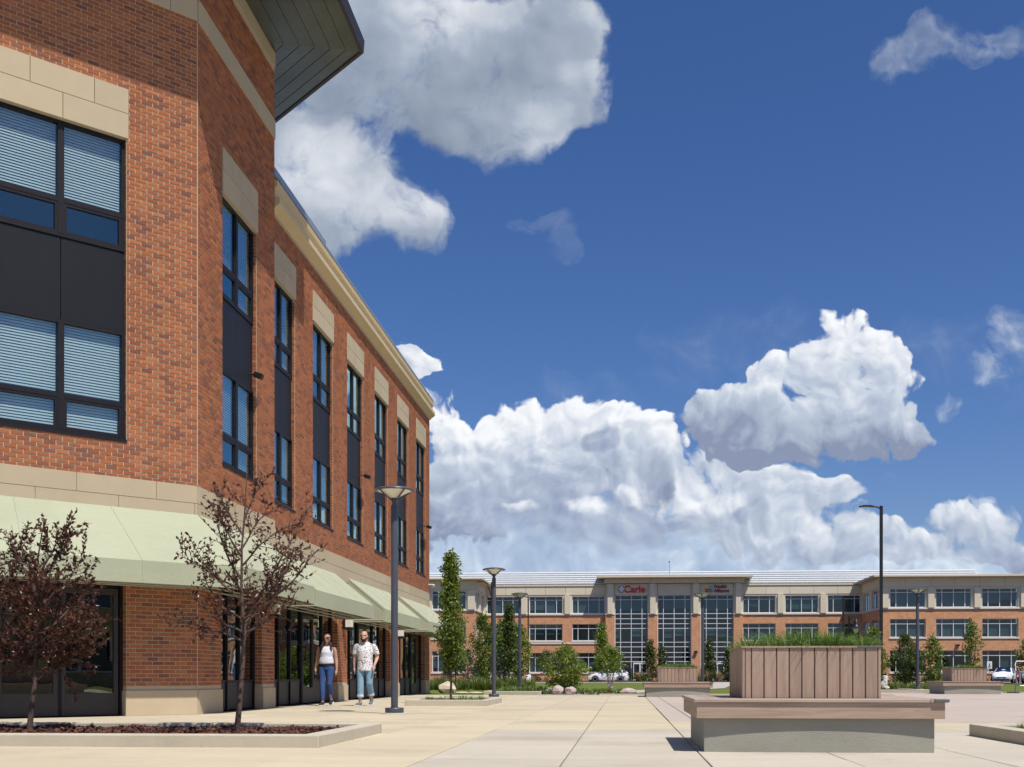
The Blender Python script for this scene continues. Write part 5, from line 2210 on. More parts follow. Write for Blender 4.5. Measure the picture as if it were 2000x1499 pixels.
leafy_tree('columnar_tree', 'tall narrow columnar green tree at the end of the brick facade', (-4.26, 27.0, .04), 3.58, .85, (.31, .31), 4600, .075, 'leaf_mid', 5, 'columnar trees', trunk_r=.032, shape=col_shape, fill=.15)
leafy_tree('columnar_tree', 'narrow columnar tree between second and third saucer lamps', (-5.69, 54.7, 0), 4.2, 1.0, (.42, .42), 3200, .10, 'leaf_dark', 6, 'columnar trees', trunk_r=.035, fill=.15,
           shape=lambda f: max(.1, 1 - f) ** .6 * min(1, .5 + f * 3))
G1 = 'young trees and shrubs before the office building'
for k, (nm, lb, x, y, h, cl, cr, n, ls, m, stems) in enumerate([
        ('round_shrub', 'rounded lime green multi-stem shrub above the pair of boulders', -2.42, 44.9, 1.75, .25, .95, 2600, .10, 'leaf_lime', 6),
        ('round_shrub', 'rounded lime green multi-stem shrub in front of the spotted white car', -.57, 46.0, 1.78, .92, .62, 1250, .10, 'leaf_lime', 5),
        ('young_tree', 'slim pale green young tree beside the end of the brick facade', -8.35, 55.0, 2.6, .8, .45, 700, .10, 'leaf_mid', 2),
        ('young_tree', 'broad green young tree behind the columnar tree', -8.0, 62.0, 4.0, .6, .75, 2200, .13, 'leaf_mid', 3),
        ('young_tree', 'green and orange tinged young tree left of the second saucer lamp', -7.3, 66.0, 3.9, .8, .9, 2300, .13, 'leaf_mid', 3),
        ('young_tree', 'bright green young tree right of the orange tinged one', -6.4, 67.0, 3.7, .7, .8, 2000, .13, 'leaf_lime', 2),
        ('birch_clump', 'pale stemmed birch clump left of the right saucer lamp', 11.1, 50.6, 2.75, .35, .62, 2400, .10, 'leaf_mid', 4),
        ('birch_clump', 'dense leafy shrub behind the right saucer lamp', 14.6, 59.0, 2.7, .3, .85, 2400, .12, 'leaf_dark', 4),
        ('birch_clump', 'slender birch clump just left of the right distant planter', 15.6, 57.5, 2.6, .2, .5, 1300, .11, 'leaf_mid', 3),
        ('young_tree', 'slim sapling rising behind the right distant planter', 18.9, 62.0, 3.6, 1.2, .55, 700, .12, 'leaf_mid', 2),
        ('young_tree', 'dark little tree before the office windows left of the round shrub', -8.4, 118.5, 3.1, 1.5, 1.1, 900, .2, 'leaf_dark', 1),
        ('columnar_tree', 'narrow tree rising behind the spotted car', -2.6, 124.0, 6.4, 1.0, .75, 1500, .22, 'leaf_lime', 1),
        ('columnar_tree', 'left dark upright evergreen beside the entrance', 3.0, 132.0, 4.7, .1, .85, 1500, .2, 'leaf_dark', 1),
        ('columnar_tree', 'second dark upright evergreen beside the entrance', 4.4, 133.0, 4.2, .1, .7, 1200, .2, 'leaf_dark', 1),
        ('columnar_tree', 'third upright evergreen right of the lamp before the entrance', 9.9, 132.0, 5.0, .1, .85, 1500, .2, 'leaf_dark', 1),
        ('columnar_tree', 'rightmost upright evergreen before the entrance', 12.1, 131.0, 3.9, .1, .75, 1200, .2, 'leaf_dark', 1),
        ('columnar_tree', 'green tree at the right edge beside the last office window', 44.9, 128.0, 4.6, .3, 1.2, 1200, .22, 'leaf_mid', 1)]):
    sh = (lambda f: (1 - f) ** .55 * min(1, .55 + f * 3)) if 'evergreen' in lb or 'narrow' in lb else None
    leafy_tree(nm, lb, (x, y, 0), h, cl, (cr, cr), n, ls, m, 40 + k, G1, 'bark_pale' if 'birch' in nm or 'shrub' in nm else 'bark', stems, .018 * h / 2 + .01, shape=sh, fill=.2,
               cat='shrub' if 'shrub' in nm else 'tree')


def spruce(label, loc, h, r, seed):
    rg = random.Random(seed)
    t = thing('blue_spruce', label, 'spruce', loc, 'young blue spruces')
    L0 = Vector(loc)
    wood, lv = MB(), MB()
    wood.tube([L0, L0 + Vector((0, 0, h))], [.05, .006], 6)
    for k in range(int(h * 9)):
        f = (k + rg.random()) / int(h * 9)
        z = .1 + f * (h - .15)
        rr = r * (1 - f) ** .85
        for b in range(7):
            a = rg.uniform(0, 6.28)
            d = Vector((math.cos(a), math.sin(a), -.12))
            p = L0 + Vector((0, 0, z))
            q = p + d * rr * rg.uniform(.7, 1.05) + Vector((0, 0, .12 * rr))
            wood.tube([p, q], [.012, .004], 3, False)
            for _ in range(9):
                o = p.lerp(q, rg.uniform(.3, 1.05))
                lv.cur = min(1, max(.01, rg.gauss(.5, .22)))
                quad_leaf(lv, o, (d + rv(rg) * .9), rv(rg), rg.uniform(.09, .2), .025)
    ob('trunk', wood, M['bark'], t)
    ob('crown', lv, M['spruce'], t)


spruce('young blue spruce left of the second saucer lamp', (-8.3, 58.5, 0), 2.1, .75, 3)
spruce('young blue spruce right of the second saucer lamp', (-6.35, 56.5, 0), 2.15, .62, 4)
spruce('small blue spruce beside the end of the brick facade', (-9.6, 60.0, 0), 1.4, .55, 5)


def tuft_mesh(mb, rg, o, n, h, spread, w=.006, droop=.5):
    for _ in range(n):
        a = rg.uniform(0, 6.28)
        d = Vector((math.cos(a), math.sin(a), 0))
        l = h * rg.uniform(.55, 1.1)
        b = o + d * spread * .25 * rg.random()
        lean = spread * rg.uniform(.2, 1.0)
        s = Vector((-d.y, d.x, 0)) * w
        m = b + d * lean * .4 + Vector((0, 0, l * .62))
        tip = b + d * lean * (1 + droop * .3) + Vector((0, 0, l * (1 - droop * .28 * rg.random())))
        mb.cur = min(1, max(.01, rg.gauss(.5, .24)))
        i = len(mb.v)
        mb.v.extend((tuple(b - s), tuple(b + s), tuple(m + s * .8), tuple(m - s * .8), tuple(tip)))
        mb.f.extend(((i, i + 1, i + 2, i + 3), (i + 3, i + 2, i + 4)))
        mb.r.extend((mb.cur, mb.cur))


def grass_area(name, label, spots, n, h, spread, w, m, seed, droop=.5):
    rg = random.Random(seed)
    mb = MB()
    for (x, y, z, k) in spots:
        tuft_mesh(mb, rg, Vector((x, y, z)), int(n * k), h * (.8 + .4 * rg.random()) * (k if k > .8 else .8), spread, w, droop)
    mb.cur = 0
    return ob(name, mb, M[m], None, label, 'grass', None, 'stuff')


RG = random.Random(77)
for i, (p, lb) in enumerate(PLANTERS):
    hb = BOX / 2 - .05
    k = 70 if i == 0 else 44
    sp = [(p[0] + RG.uniform(-hb, hb), p[1] + RG.uniform(-hb, hb), .935, RG.choice((.5, .7, .9, 1.1, 1.35, 1.6))) for _ in range(k)]
    grass_area('planter_grass', ['arching green grass growing in the foreground wooden planter', 'green grass growing in the left distant wooden planter', 'green grass growing in the right distant wooden planter'][i],
               sp, 46 if i == 0 else 30, .155 if i == 0 else .12, .26, .0038 if i == 0 else .008, 'fgrass', 80 + i, 1.0)
grass_area('bed_grass', 'sparse pale grass in the small bed under the columnar tree', [(RG.uniform(-4.8, -3.4), RG.uniform(25.6, 28.1), .06, RG.uniform(.6, 1.1)) for _ in range(46)], 11, .17, .16, .007, 'fgrass', 90)
grass_area('bed_grass', 'green grasses in the bed cut by the right edge', [(RG.uniform(4.32, 6.2), RG.uniform(11.0, 13.0), .06, RG.uniform(.6, 1.1)) for _ in range(60)], 26, .15, .10, .005, 'fgrass', 91)
grass_area('flower_stalks', 'thin flowering stalks in the bed cut by the right edge', [(RG.uniform(4.3, 5.2), RG.uniform(12.3, 13.0), .06, 1) for _ in range(12)], 5, .22, .05, .0025, 'plume', 97, .1)
grass_area('ornamental_grass', 'band of tall ornamental grass at the far end of the brick facade', [(RG.uniform(-10.2, -4.7), RG.uniform(52.5, 57.5), 0, RG.uniform(.7, 1.2)) for _ in range(150)], 42, .62, .30, .012, 'fgrass2', 92)
grass_area('ornamental_grass', 'tall grass around the birch clump on the right', [(RG.uniform(10.3, 16.2), RG.uniform(49, 57), 0, RG.uniform(.5, 1.1)) for _ in range(70)], 34, .5, .28, .012, 'fgrass2', 93)
grass_area('plume_grass', 'tan plumed grasses before the office entrance', [(x + RG.uniform(-.5, .5), 127 + RG.uniform(-1, 1), 0, RG.uniform(.8, 1.1)) for x in (-5.5, -3.8, 1.4, 2.4, 7.3, 8.2, 9.0, 10.6, 14.0) for _ in range(3)], 40, 1.4, .5, .03, 'plume', 94)
grass_area('lawn_edge_grass', 'short grass blades along the near lawn edges', [(RG.uniform(-1, 9.2), 40.05 + RG.random() ** 2 * 3, -.01, 1) for _ in range(420)], 14, .06, .05, .006, 'fgrass', 95)


def leaf_mound(name, label, spots, n, ls, m, seed, cat='shrub', group=None):
    """low leafy plants; spots: (x, y, z, radius, height)"""
    rg = random.Random(seed)
    mb = MB()
    for (x, y, z, r, h) in spots:
        for _ in range(n):
            v = rv(rg)
            o = Vector((x + v.x * r * rg.random() ** .4, y + v.y * r * rg.random() ** .4, z + abs(v.z) * h * rg.random() ** .4))
            mb.cur = min(1, max(.01, rg.gauss(.45, .22)))
            quad_leaf(mb, o, rv(rg) + Vector((0, 0, .3)), rv(rg), ls * rg.uniform(.6, 1.2), ls * .32)
    mb.cur = 0
    return ob(name, mb, M[m], None, label, cat, group, None)


tag(leaf_mound('ground_cover', 'low green ground cover along the plaza edge between the boulders', [(-3.0 + .32 * k, 41.0 + RG.uniform(-.3, .5), 0, .3, .22) for k in range(10)], 120, .08, 'bush', 101), kind='stuff')
for k, (x, y, r, h, lb) in enumerate(((-.62, 41.3, .2, .25, 'yellow flowering shrub left of the low pink boulder'), (-.15, 41.9, .2, .22, 'yellow flowering shrub behind the low pink boulder'))):
    leaf_mound('yellow_shrub', lb, [(x, y, 0, r, h)], 260, .06, 'gold', 103 + k, 'shrub', 'yellow shrubs at the plaza edge')
leaf_mound('dark_plant', 'dark spiky plant at the left end of the ground cover', [(-3.1, 40.8, 0, .2, .28)], 160, .1, 'leaf_dark', 109)
for k, (x, y, r, h, m, lb) in enumerate([
        (-17, 128, 1.2, .9, 'leaf_dark', 'low dark shrub under the leftmost office windows'), (-13, 129, 1.0, .8, 'bush', 'low green shrub behind the second saucer lamp'), (-10.5, 130, .9, .8, 'leaf_dark', 'low dark shrub beside the white base of the thin street light'),
        (-6.5, 129, .8, .8, 'bush', 'low green shrub seen behind the left round shrub'), (-3.0, 128, .7, 1.2, 'leaf_mid', 'taller light green shrub just left of the spotted car'), (1.2, 129, .9, 1.0, 'bush', 'green shrub right behind the tail of the spotted car'),
        (2.4, 127, .7, .9, 'bush', 'green shrub before the left entrance doors'), (8.8, 128, .8, .9, 'bush', 'green shrub right of the left distant planter'), (13.5, 128, .8, .8, 'leaf_dark', 'dark shrub right of the last entrance evergreen'),
        (24, 100, .9, .9, 'leaf_dark', 'low dark shrub behind the base of the tallest street light'), (27, 101, .9, .9, 'leaf_dark', 'low dark shrub behind the birch clump'), (30, 96, .8, .8, 'plum', 'low purple shrub behind the right saucer lamp'),
        (26, 95, .9, .8, 'plum', 'low purple shrub left of the right saucer lamp'), (-9.0, 70, .7, .8, 'plum', 'low purple shrub behind the blue spruce'), (-7.0, 72, .7, .7, 'plum', 'low purple shrub left of the second saucer lamp')]):
    leaf_mound('foundation_shrub', lb, [(x, y, 0, r, h)], 260, .2, m, 120 + k, 'shrub', 'foundation shrubs by the office building')
grass_area('bed_grass', 'green grass in the low kerbed bed under the third saucer lamp', [(RG.uniform(-4.9, -3.3), RG.uniform(40.7, 48), .07, RG.uniform(.6, 1.1)) for _ in range(90)], 16, .24, .18, .009, 'fgrass', 96)

# ---------------------------------------------------------------- people
M['skin'] = mat('skin', (.46, .25, .17), .05, 8, .5, spec=.4)
M['skin_pale'] = mat('skin_pale', (.50, .30, .21), .05, 8, .5, spec=.4)
M['hair'] = mat('dark_hair', (.018, .010, .010), .4, 30, .45, .6, 120, streak=(4, 4, .5))
M['blouse'] = mat('white_blouse', (.66, .68, .74), .06, 6, .8, .9, 9, streak=(6, 6, 2.2))
M['denim'] = mat('blue_denim', (.030, .075, .22), .35, 5, .85, .5, 12)
M['denim_pale'] = mat('washed_denim', (.20, .33, .44), .28, 6, .85, .8, 9)
M['denim_cuff'] = mat('rolled_cuff', (.42, .52, .60), .15, 8, .85)
M['waist'] = mat('navy_waistband', (.008, .010, .03), .2, 4, .8)
M['shoe_dark'] = mat('black_shoe', (.015, .015, .02), .2, 6, .6)
M['shoe_grey'] = mat('grey_shoe', (.12, .15, .19), .2, 6, .7)
M['sole'] = mat('white_sole', (.7, .7, .68), .05, 6, .6)
M['glasses'] = mat('sunglasses', (.006, .006, .008), .05, 6, .15, spec=.6)


def print_shirt():
    m = mat('printed_shirt', (.74, .72, .73), .05, 6, .8, .7, 8)
    t = m.node_tree
    N = NT(t)
    bs = t.nodes['Principled BSDF']
    P_ = N.n('ShaderNodeNewGeometry').outputs['Position']
    w = N.noise(P_, 22, 2, .5, color=True)
    q = N.n('ShaderNodeVectorMath', operation='MULTIPLY_ADD')
    t.links.new(w, q.inputs[0])
    q.inputs[1].default_value = (.05, .05, .05)
    t.links.new(P_, q.inputs[2])
    v = N.voro(q.outputs[0], 27)
    k = N.step(v, .30, .36, 1, 0)
    old = bs.inputs['Base Color'].links[0].from_socket
    t.links.new(N.mix(k, old, (.05, .035, .05)), bs.inputs['Base Color'])
    return m


M['shirt'] = print_shirt()


def ring_loft(mb, rings, n=16):
    """closed tube through horizontal ellipses (x, forward, z, rx, rf)"""
    base = len(mb.v)
    for (x, f, z, rx, rf) in rings:
        for k in range(n):
            a = 2 * math.pi * k / n
            mb.v.append((x + rx * math.cos(a), -(f + rf * math.sin(a)), z))
    up = rings[-1][2] > rings[0][2]
    for i in range(len(rings) - 1):
        for k in range(n):
            k2 = (k + 1) % n
            a, b = base + i * n, base + (i + 1) * n
            q = (a + k, b + k, b + k2, a + k2)
            mb.f.append(q if up else tuple(reversed(q)))
            mb.r.append(0.0)
    lo, hi = tuple(range(base, base + n)), tuple(range(base + (len(rings) - 1) * n, base + len(rings) * n))
    mb.f.append(lo if up else tuple(reversed(lo)))
    mb.f.append(tuple(reversed(hi)) if up else hi)
    mb.r.extend((0.0, 0.0))


def grown(name, par, m, lofts=(), tubes=(), voxel=.010, smooth=3):
    """one continuous surface: overlapping limbs fused by a voxel remesh and smoothed"""
    mb = MB()
    for r in lofts:
        ring_loft(mb, r)
    for pts, rad in tubes:
        mb.tube([(x, -f, z) for x, f, z in pts], rad, 10)
    base = WL[par.name]
    mb.v = [(x + base.x, y + base.y, z + base.z) for x, y, z in mb.v]
    o = ob(name, mb, m, par)
    import bmesh
    b = bmesh.new()
    b.from_mesh(o.data)
    bmesh.ops.recalc_face_normals(b, faces=b.faces)
    b.to_mesh(o.data)
    b.free()
    r = o.modifiers.new('remesh', 'REMESH')
    r.mode = 'VOXEL'
    r.voxel_size = voxel
    r.use_smooth_shade = True
    if smooth:
        q = o.modifiers.new('smooth', 'SMOOTH')
        q.iterations = smooth
        q.factor = .5
    return o


def hand_tubes(w, side, fwd=.0):
    """palm and five fingers hanging from the wrist w"""
    x, f, z = w
    T = [([(x, f, z + .02), (x, f + .006 + fwd * .3, z - .045), (x - side * .002, f + .010 + fwd * .6, z - .085)], [.024, .031, .028])]
    for df, ln in ((.030, .066), (.010, .078), (-.011, .072), (-.030, .055)):
        T.append(([(x, f + .008 + df * .8 + fwd * .5, z - .07), (x - side * .004, f + .012 + df + fwd * .8, z - .085 - ln * .5), (x - side * .020, f + .014 + df + fwd, z - .085 - ln * .92)], [.011, .010, .008]))
    T.append(([(x - side * .004, f + .02, z - .03), (x - side * .014, f + .05 + fwd * .3, z - .065), (x - side * .018, f + .058 + fwd * .5, z - .10)], [.014, .012, .009]))
    return T


def head_rings(x, f, z, s=1.0):
    """chin to crown"""
    return [(x, f + .020, z - .118 * s, .022, .028), (x, f + .018, z - .100 * s, .042, .055), (x, f + .010, z - .065 * s, .058, .078), (x, f + .004, z - .02 * s, .070, .092), (x, f, z + .03 * s, .074, .097),
            (x, f - .004, z + .07 * s, .066, .088), (x, f - .006, z + .098 * s, .044, .060), (x, f - .006, z + .112 * s, .016, .022)]


def blob(name, c, r, m, par, rot=0.0, n=16):
    mb = MB()
    pr = [(max(.001, math.sin(math.pi * i / 8)), -math.cos(math.pi * i / 8)) for i in range(9)]
    mb.lathe(pr, n)
    q = Matrix.Rotation(rot, 3, 'Z')
    base = WL[par.name]
    mb.v = [tuple(base + Vector((c[0], -c[1], c[2])) + q @ Vector((x * r[0], y * r[1], z * r[2]))) for x, y, z in mb.v]
    return ob(name, mb, m, par, smooth=True)


PG = 'people walking along the shopfronts'
# woman: walks towards the camera, head turned to her left (image right)
t = thing('person', 'woman in white sleeveless blouse and blue jeans walking by the shopfronts', 'person', (-6.89, 25.3, .001), PG)
wl, wr = (.245, .03, .84), (-.275, -.06, .87)
grown('body', t, M['skin'],
      [[(0, 0, .85, .15, .11), (0, 0, .98, .14, .105), (0, .005, 1.10, .125, .10), (0, .012, 1.24, .145, .11), (0, .005, 1.34, .15, .085), (0, -.005, 1.385, .10, .06), (.004, 0, 1.42, .052, .050), (.012, .01, 1.50, .048, .050)],
       head_rings(.02, .015, 1.555),
       [(.165, -.005, 1.35, .045, .05), (.190, -.01, 1.28, .050, .052), (.215, -.025, 1.10, .042, .044), (.225, -.02, 1.05, .040, .042), (.238, .005, .95, .033, .036), (.245, .03, .85, .025, .027)],
       [(-.165, -.005, 1.35, .045, .05), (-.195, -.015, 1.28, .050, .052), (-.232, -.05, 1.10, .042, .044), (-.245, -.06, 1.05, .040, .042), (-.262, -.065, .95, .033, .036), (-.275, -.06, .87, .025, .027)],
       [(.085, 0, .88, .088, .10), (.080, .06, .49, .055, .06), (.075, -.12, .17, .036, .042), (.075, -.15, .10, .036, .045)], [(-.085, 0, .88, .088, .10), (-.075, .07, .48, .055, .06), (-.065, .10, .10, .036, .042), (-.065, .10, .05, .036, .045)]],
      hand_tubes(wl, 1) + hand_tubes(wr, -1) + [([(.075, .085, 1.57), (.098, .108, 1.535)], [.010, .013])], .0085)
grown('jeans', t, M['denim'],
      [[(.02, 0, .83, .135, .115), (.0, -.004, .90, .168, .128), (0, -.002, .95, .160, .122), (0, 0, 1.0, .148, .114)],
       [(.088, 0, .90, .085, .11), (.090, .005, .80, .096, .104), (.087, .045, .62, .070, .078), (.081, .06, .49, .060, .066), (.079, -.01, .36, .060, .066), (.076, -.09, .24, .048, .052), (.075, -.13, .165, .043, .047)],
       [(-.088, 0, .90, .085, .11), (-.088, .01, .80, .096, .104), (-.084, .05, .62, .070, .078), (-.078, .075, .48, .060, .066), (-.072, .085, .34, .060, .066), (-.067, .098, .20, .048, .052), (-.065, .10, .115, .043, .047)]], voxel=.0095)
grown('waistband', t, M['waist'], [[(0, -.002, .90, .172, .132), (0, -.002, .95, .166, .127), (0, 0, 1.0, .154, .119)]], voxel=.009, smooth=1)
grown('blouse', t, M['blouse'],
      [[(0, .005, .965, .150, .118), (0, .01, .985, .176, .140), (0, .012, 1.04, .172, .138), (0, .012, 1.14, .150, .124), (0, .018, 1.24, .160, .126), (0, .01, 1.32, .152, .105), (0, .004, 1.365, .118, .084)],
       [(.088, .0, 1.28, .050, .095), (.086, .0, 1.36, .046, .085), (.080, -.004, 1.405, .036, .062)], [(-.088, .0, 1.28, .050, .095), (-.086, .0, 1.36, .046, .085), (-.080, -.004, 1.405, .036, .062)]], voxel=.0095, smooth=2)
grown('hair', t, M['hair'],
      [[(-.005, -.02, 1.45, .060, .06), (.0, -.022, 1.50, .078, .082), (.006, -.018, 1.56, .084, .100), (.012, -.010, 1.61, .080, .102), (.015, -.006, 1.65, .062, .082), (.016, -.005, 1.678, .028, .036)],
       [(-.100, .085, 1.17, .022, .018), (-.100, .085, 1.25, .042, .034), (-.088, .055, 1.36, .050, .055), (-.066, .0, 1.46, .052, .075), (-.05, -.02, 1.55, .046, .08)],
       [(.118, .07, 1.22, .020, .018), (.112, .065, 1.29, .034, .032), (.095, .02, 1.39, .042, .055), (.06, -.03, 1.48, .052, .06)],
       [(0, -.085, 1.20, .06, .02), (0, -.085, 1.34, .095, .035), (0, -.07, 1.46, .085, .05)]], voxel=.008, smooth=2)
blob('sunglasses', (.066, .085, 1.572), (.050, .030, .021), M['glasses'], t, .55)
blob('mouth', (.072, .098, 1.497), (.022, .012, .006), mat('lips', (.35, .08, .08), .05, 5, .4), t, .5)
for lift, sx, f0 in ((.07, .075, -.15), (0, -.068, .10)):
    grown('shoe', t, M['shoe_dark'], [[(sx, f0, .03 + lift, .042, .05), (sx, f0, .09 + lift, .040, .046)]], [([(sx, f0 - .045, .038 + lift), (sx, f0 + .05, .042 + lift * .6), (sx + (.012 if sx > 0 else -.012), f0 + .15, .034), (sx + (.014 if sx > 0 else -.014), f0 + .185, .026)], [.036, .042, .038, .022])], .008, 2)
    mb = MB()
    g = WL[t.name]
    mb.obox((g.x + sx - .042, g.y - f0 - .19, .002), (.084, 0, 0), (0, .275, lift), (0, 0, .02))
    ob('sole', mb, M['sole'], t, bevel=.01)

# man: walks towards the camera looking down
t = thing('person', 'bearded man in white printed shirt and rolled light jeans walking by the shopfronts', 'person', (-5.97, 25.25, .001), PG)
ml, mr = (.235, .10, .93), (-.255, -.02, .88)
grown('body', t, M['skin_pale'],
      [[(0, 0, .88, .15, .115), (0, .01, 1.05, .145, .12), (0, .015, 1.28, .165, .125), (0, .005, 1.40, .165, .095), (0, -.005, 1.45, .11, .07), (0, .005, 1.48, .062, .062), (-.006, .03, 1.55, .056, .06)],
       [(x, f + .012 + (1.61 - z) * .28, z, rx, rf) for (x, f, z, rx, rf) in head_rings(-.012, .045, 1.61, 1.03)],
       [(.19, -.005, 1.40, .055, .06), (.225, -.02, 1.30, .056, .058), (.262, -.055, 1.15, .047, .049), (.268, -.05, 1.11, .045, .047), (.255, .03, 1.02, .038, .040), (.238, .09, .94, .029, .031)],
       [(-.19, -.005, 1.40, .055, .06), (-.225, -.02, 1.30, .056, .058), (-.25, -.055, 1.15, .047, .049), (-.253, -.055, 1.10, .045, .047), (-.256, -.035, .98, .037, .039), (-.255, -.02, .89, .028, .030)],
       [(.10, 0, .88, .09, .10), (.105, .03, .51, .058, .062), (.11, -.12, .24, .046, .050), (.11, -.16, .09, .036, .045)], [(-.10, 0, .88, .09, .10), (-.095, .06, .50, .058, .062), (-.092, .09, .22, .046, .050), (-.092, .09, .05, .036, .045)]],
      hand_tubes(ml, 1, .02) + hand_tubes(mr, -1) + [([(-.016, .145, 1.625), (-.02, .172, 1.588)], [.011, .014])], .0085)
grown('jeans', t, M['denim_pale'],
      [[(.01, 0, .82, .15, .13), (0, 0, .90, .172, .14), (0, 0, 1.0, .165, .135)],
       [(.098, 0, .90, .095, .12), (.102, .0, .78, .098, .112), (.103, .02, .62, .084, .092), (.105, .03, .51, .078, .086), (.108, -.04, .38, .076, .084), (.11, -.115, .245, .070, .078)],
       [(-.098, 0, .90, .095, .12), (-.100, .02, .78, .098, .112), (-.098, .045, .62, .084, .092), (-.096, .06, .50, .078, .086), (-.094, .075, .36, .076, .084), (-.092, .09, .215, .070, .078)]], voxel=.010, smooth=2)
for sx, f0, dz in ((.11, -.112, .03), (-.092, .09, 0)):
    grown('cuff', t, M['denim_cuff'], [[(sx, f0, .195 + dz, .074, .082), (sx, f0, .215 + dz, .080, .088), (sx, f0, .25 + dz, .080, .088), (sx, f0, .262 + dz, .076, .083)]], voxel=.008, smooth=1)
grown('shirt', t, M['shirt'],
      [[(0, .008, .80, .185, .150), (0, .01, .83, .190, .156), (0, .012, .95, .182, .152), (0, .016, 1.10, .176, .150), (0, .02, 1.26, .186, .148), (0, .01, 1.38, .184, .116), (0, .0, 1.44, .125, .085), (0, .0, 1.47, .085, .075)],
       [(.17, -.002, 1.43, .050, .07), (.20, -.01, 1.38, .072, .075), (.235, -.03, 1.28, .072, .072), (.255, -.045, 1.19, .070, .070)],
       [(-.17, -.002, 1.43, .050, .07), (-.20, -.01, 1.38, .072, .075), (-.232, -.03, 1.28, .072, .072), (-.248, -.045, 1.19, .070, .070)]], voxel=.010, smooth=2)
grown('hair', t, M['hair'], [[(-.012, -.01, 1.55, .060, .060), (-.012, -.012, 1.60, .079, .080), (-.012, -.014, 1.645, .077, .078), (-.012, -.016, 1.68, .058, .06)]], voxel=.008, smooth=1)
grown('beard', t, M['hair'], [[(-.013, .105, 1.470, .028, .032), (-.013, .100, 1.495, .052, .062), (-.013, .085, 1.53, .068, .080), (-.013, .065, 1.572, .074, .074)]], voxel=.007, smooth=1)
for sx in (-1, 1):
    blob('ear', (-.012 + sx * .076, .04, 1.60), (.012, .018, .028), M['skin_pale'], t)
blob('sunglasses', (-.016, .128, 1.622), (.064, .028, .018), M['glasses'], t)
for sx, f0, tw, lift in ((.11, -.16, .015, .055), (-.095, .09, -.045, 0)):
    grown('shoe', t, M['shoe_grey'], [[(sx, f0, .03 + lift, .045, .052), (sx, f0, .085 + lift, .042, .048)]], [([(sx, f0 - .05, .040 + lift), (sx + tw * .3, f0 + .05, .044 + lift * .6), (sx + tw * .8, f0 + .16, .036), (sx + tw, f0 + .20, .028)], [.038, .045, .042, .024])], .008, 2)
    mb = MB()
    g = WL[t.name]
    a, b_ = Vector((g.x + sx, g.y - f0 + .09, .002 + lift)), Vector((g.x + sx + tw, g.y - f0 - .22, .002))
    w_ = Vector((.044, 0, 0))
    mb.obox(b_ - w_, w_ * 2, a - b_, (0, 0, .022))
    ob('sole', mb, M['sole'], t, bevel=.01)

# ---------------------------------------------------------------- cars
M['car_white'] = mat('white_car_paint', (.74, .75, .76), .02, 1, .22, spec=.6)
M['car_red'] = mat('red_car_paint', (.22, .012, .02), .03, 1, .22, spec=.6)
M['tyre'] = mat('tyre', (.02, .02, .022), .1, 5, .8)
M['rim'] = mat('wheel_rim', (.45, .46, .48), .05, 5, .35, metal=.7)
M['car_glass'] = glass('car_glass', (.12, .15, .17), .12, 1.2, (.8, .92, 1))
M['trim'] = mat('black_trim', (.015, .015, .017), .05, 4, .5)
M['headlight'] = mat('headlight', (.45, .50, .52), .05, 4, .2)


def wrap_paint():
    m = mat('printed_wrap', (.74, .75, .76), .02, 1, .25, spec=.6)
    t = m.node_tree
    N = NT(t)
    bs = t.nodes['Principled BSDF']
    P_ = N.n('ShaderNodeTexCoord').outputs['Object']
    sep = N.n('ShaderNodeSeparateXYZ')
    t.links.new(P_, sep.inputs[0])
    k = N.step(N.noise(P_, 3.6, 3, .6, dist=1.2), .53, .57)
    k = N.mul(k, N.mul(N.step(sep.outputs[0], 1.0, 1.6), N.step(sep.outputs[2], .35, .5)))
    old = bs.inputs['Base Color'].links[0].from_socket
    t.links.new(N.mix(k, old, (.02, .025, .03)), bs.inputs['Base Color'])
    return m


M['wrap'] = wrap_paint()
HATCH = [(0, .36, .60, .60, .60), (.10, .26, .68, .68, .76), (.45, .22, .80, .83, .86), (1.05, .22, .90, .94, .89), (1.75, .20, .96, 1.30, .90), (2.2, .20, .98, 1.45, .90), (3.0, .20, .99, 1.50, .90),
         (3.65, .22, 1.0, 1.43, .89), (4.12, .26, 1.0, 1.14, .84), (4.38, .36, .84, .87, .74)]
SEDAN = [(0, .36, .58, .58, .58), (.10, .24, .66, .67, .78), (.5, .20, .76, .80, .88), (1.25, .20, .86, .93, .92), (1.95, .20, .93, 1.28, .92), (2.45, .20, .95, 1.44, .92), (3.2, .20, .96, 1.45, .92), (3.9, .22, .97, 1.22, .90),
         (4.45, .24, .96, 1.02, .87), (4.75, .36, .86, .9, .76)]


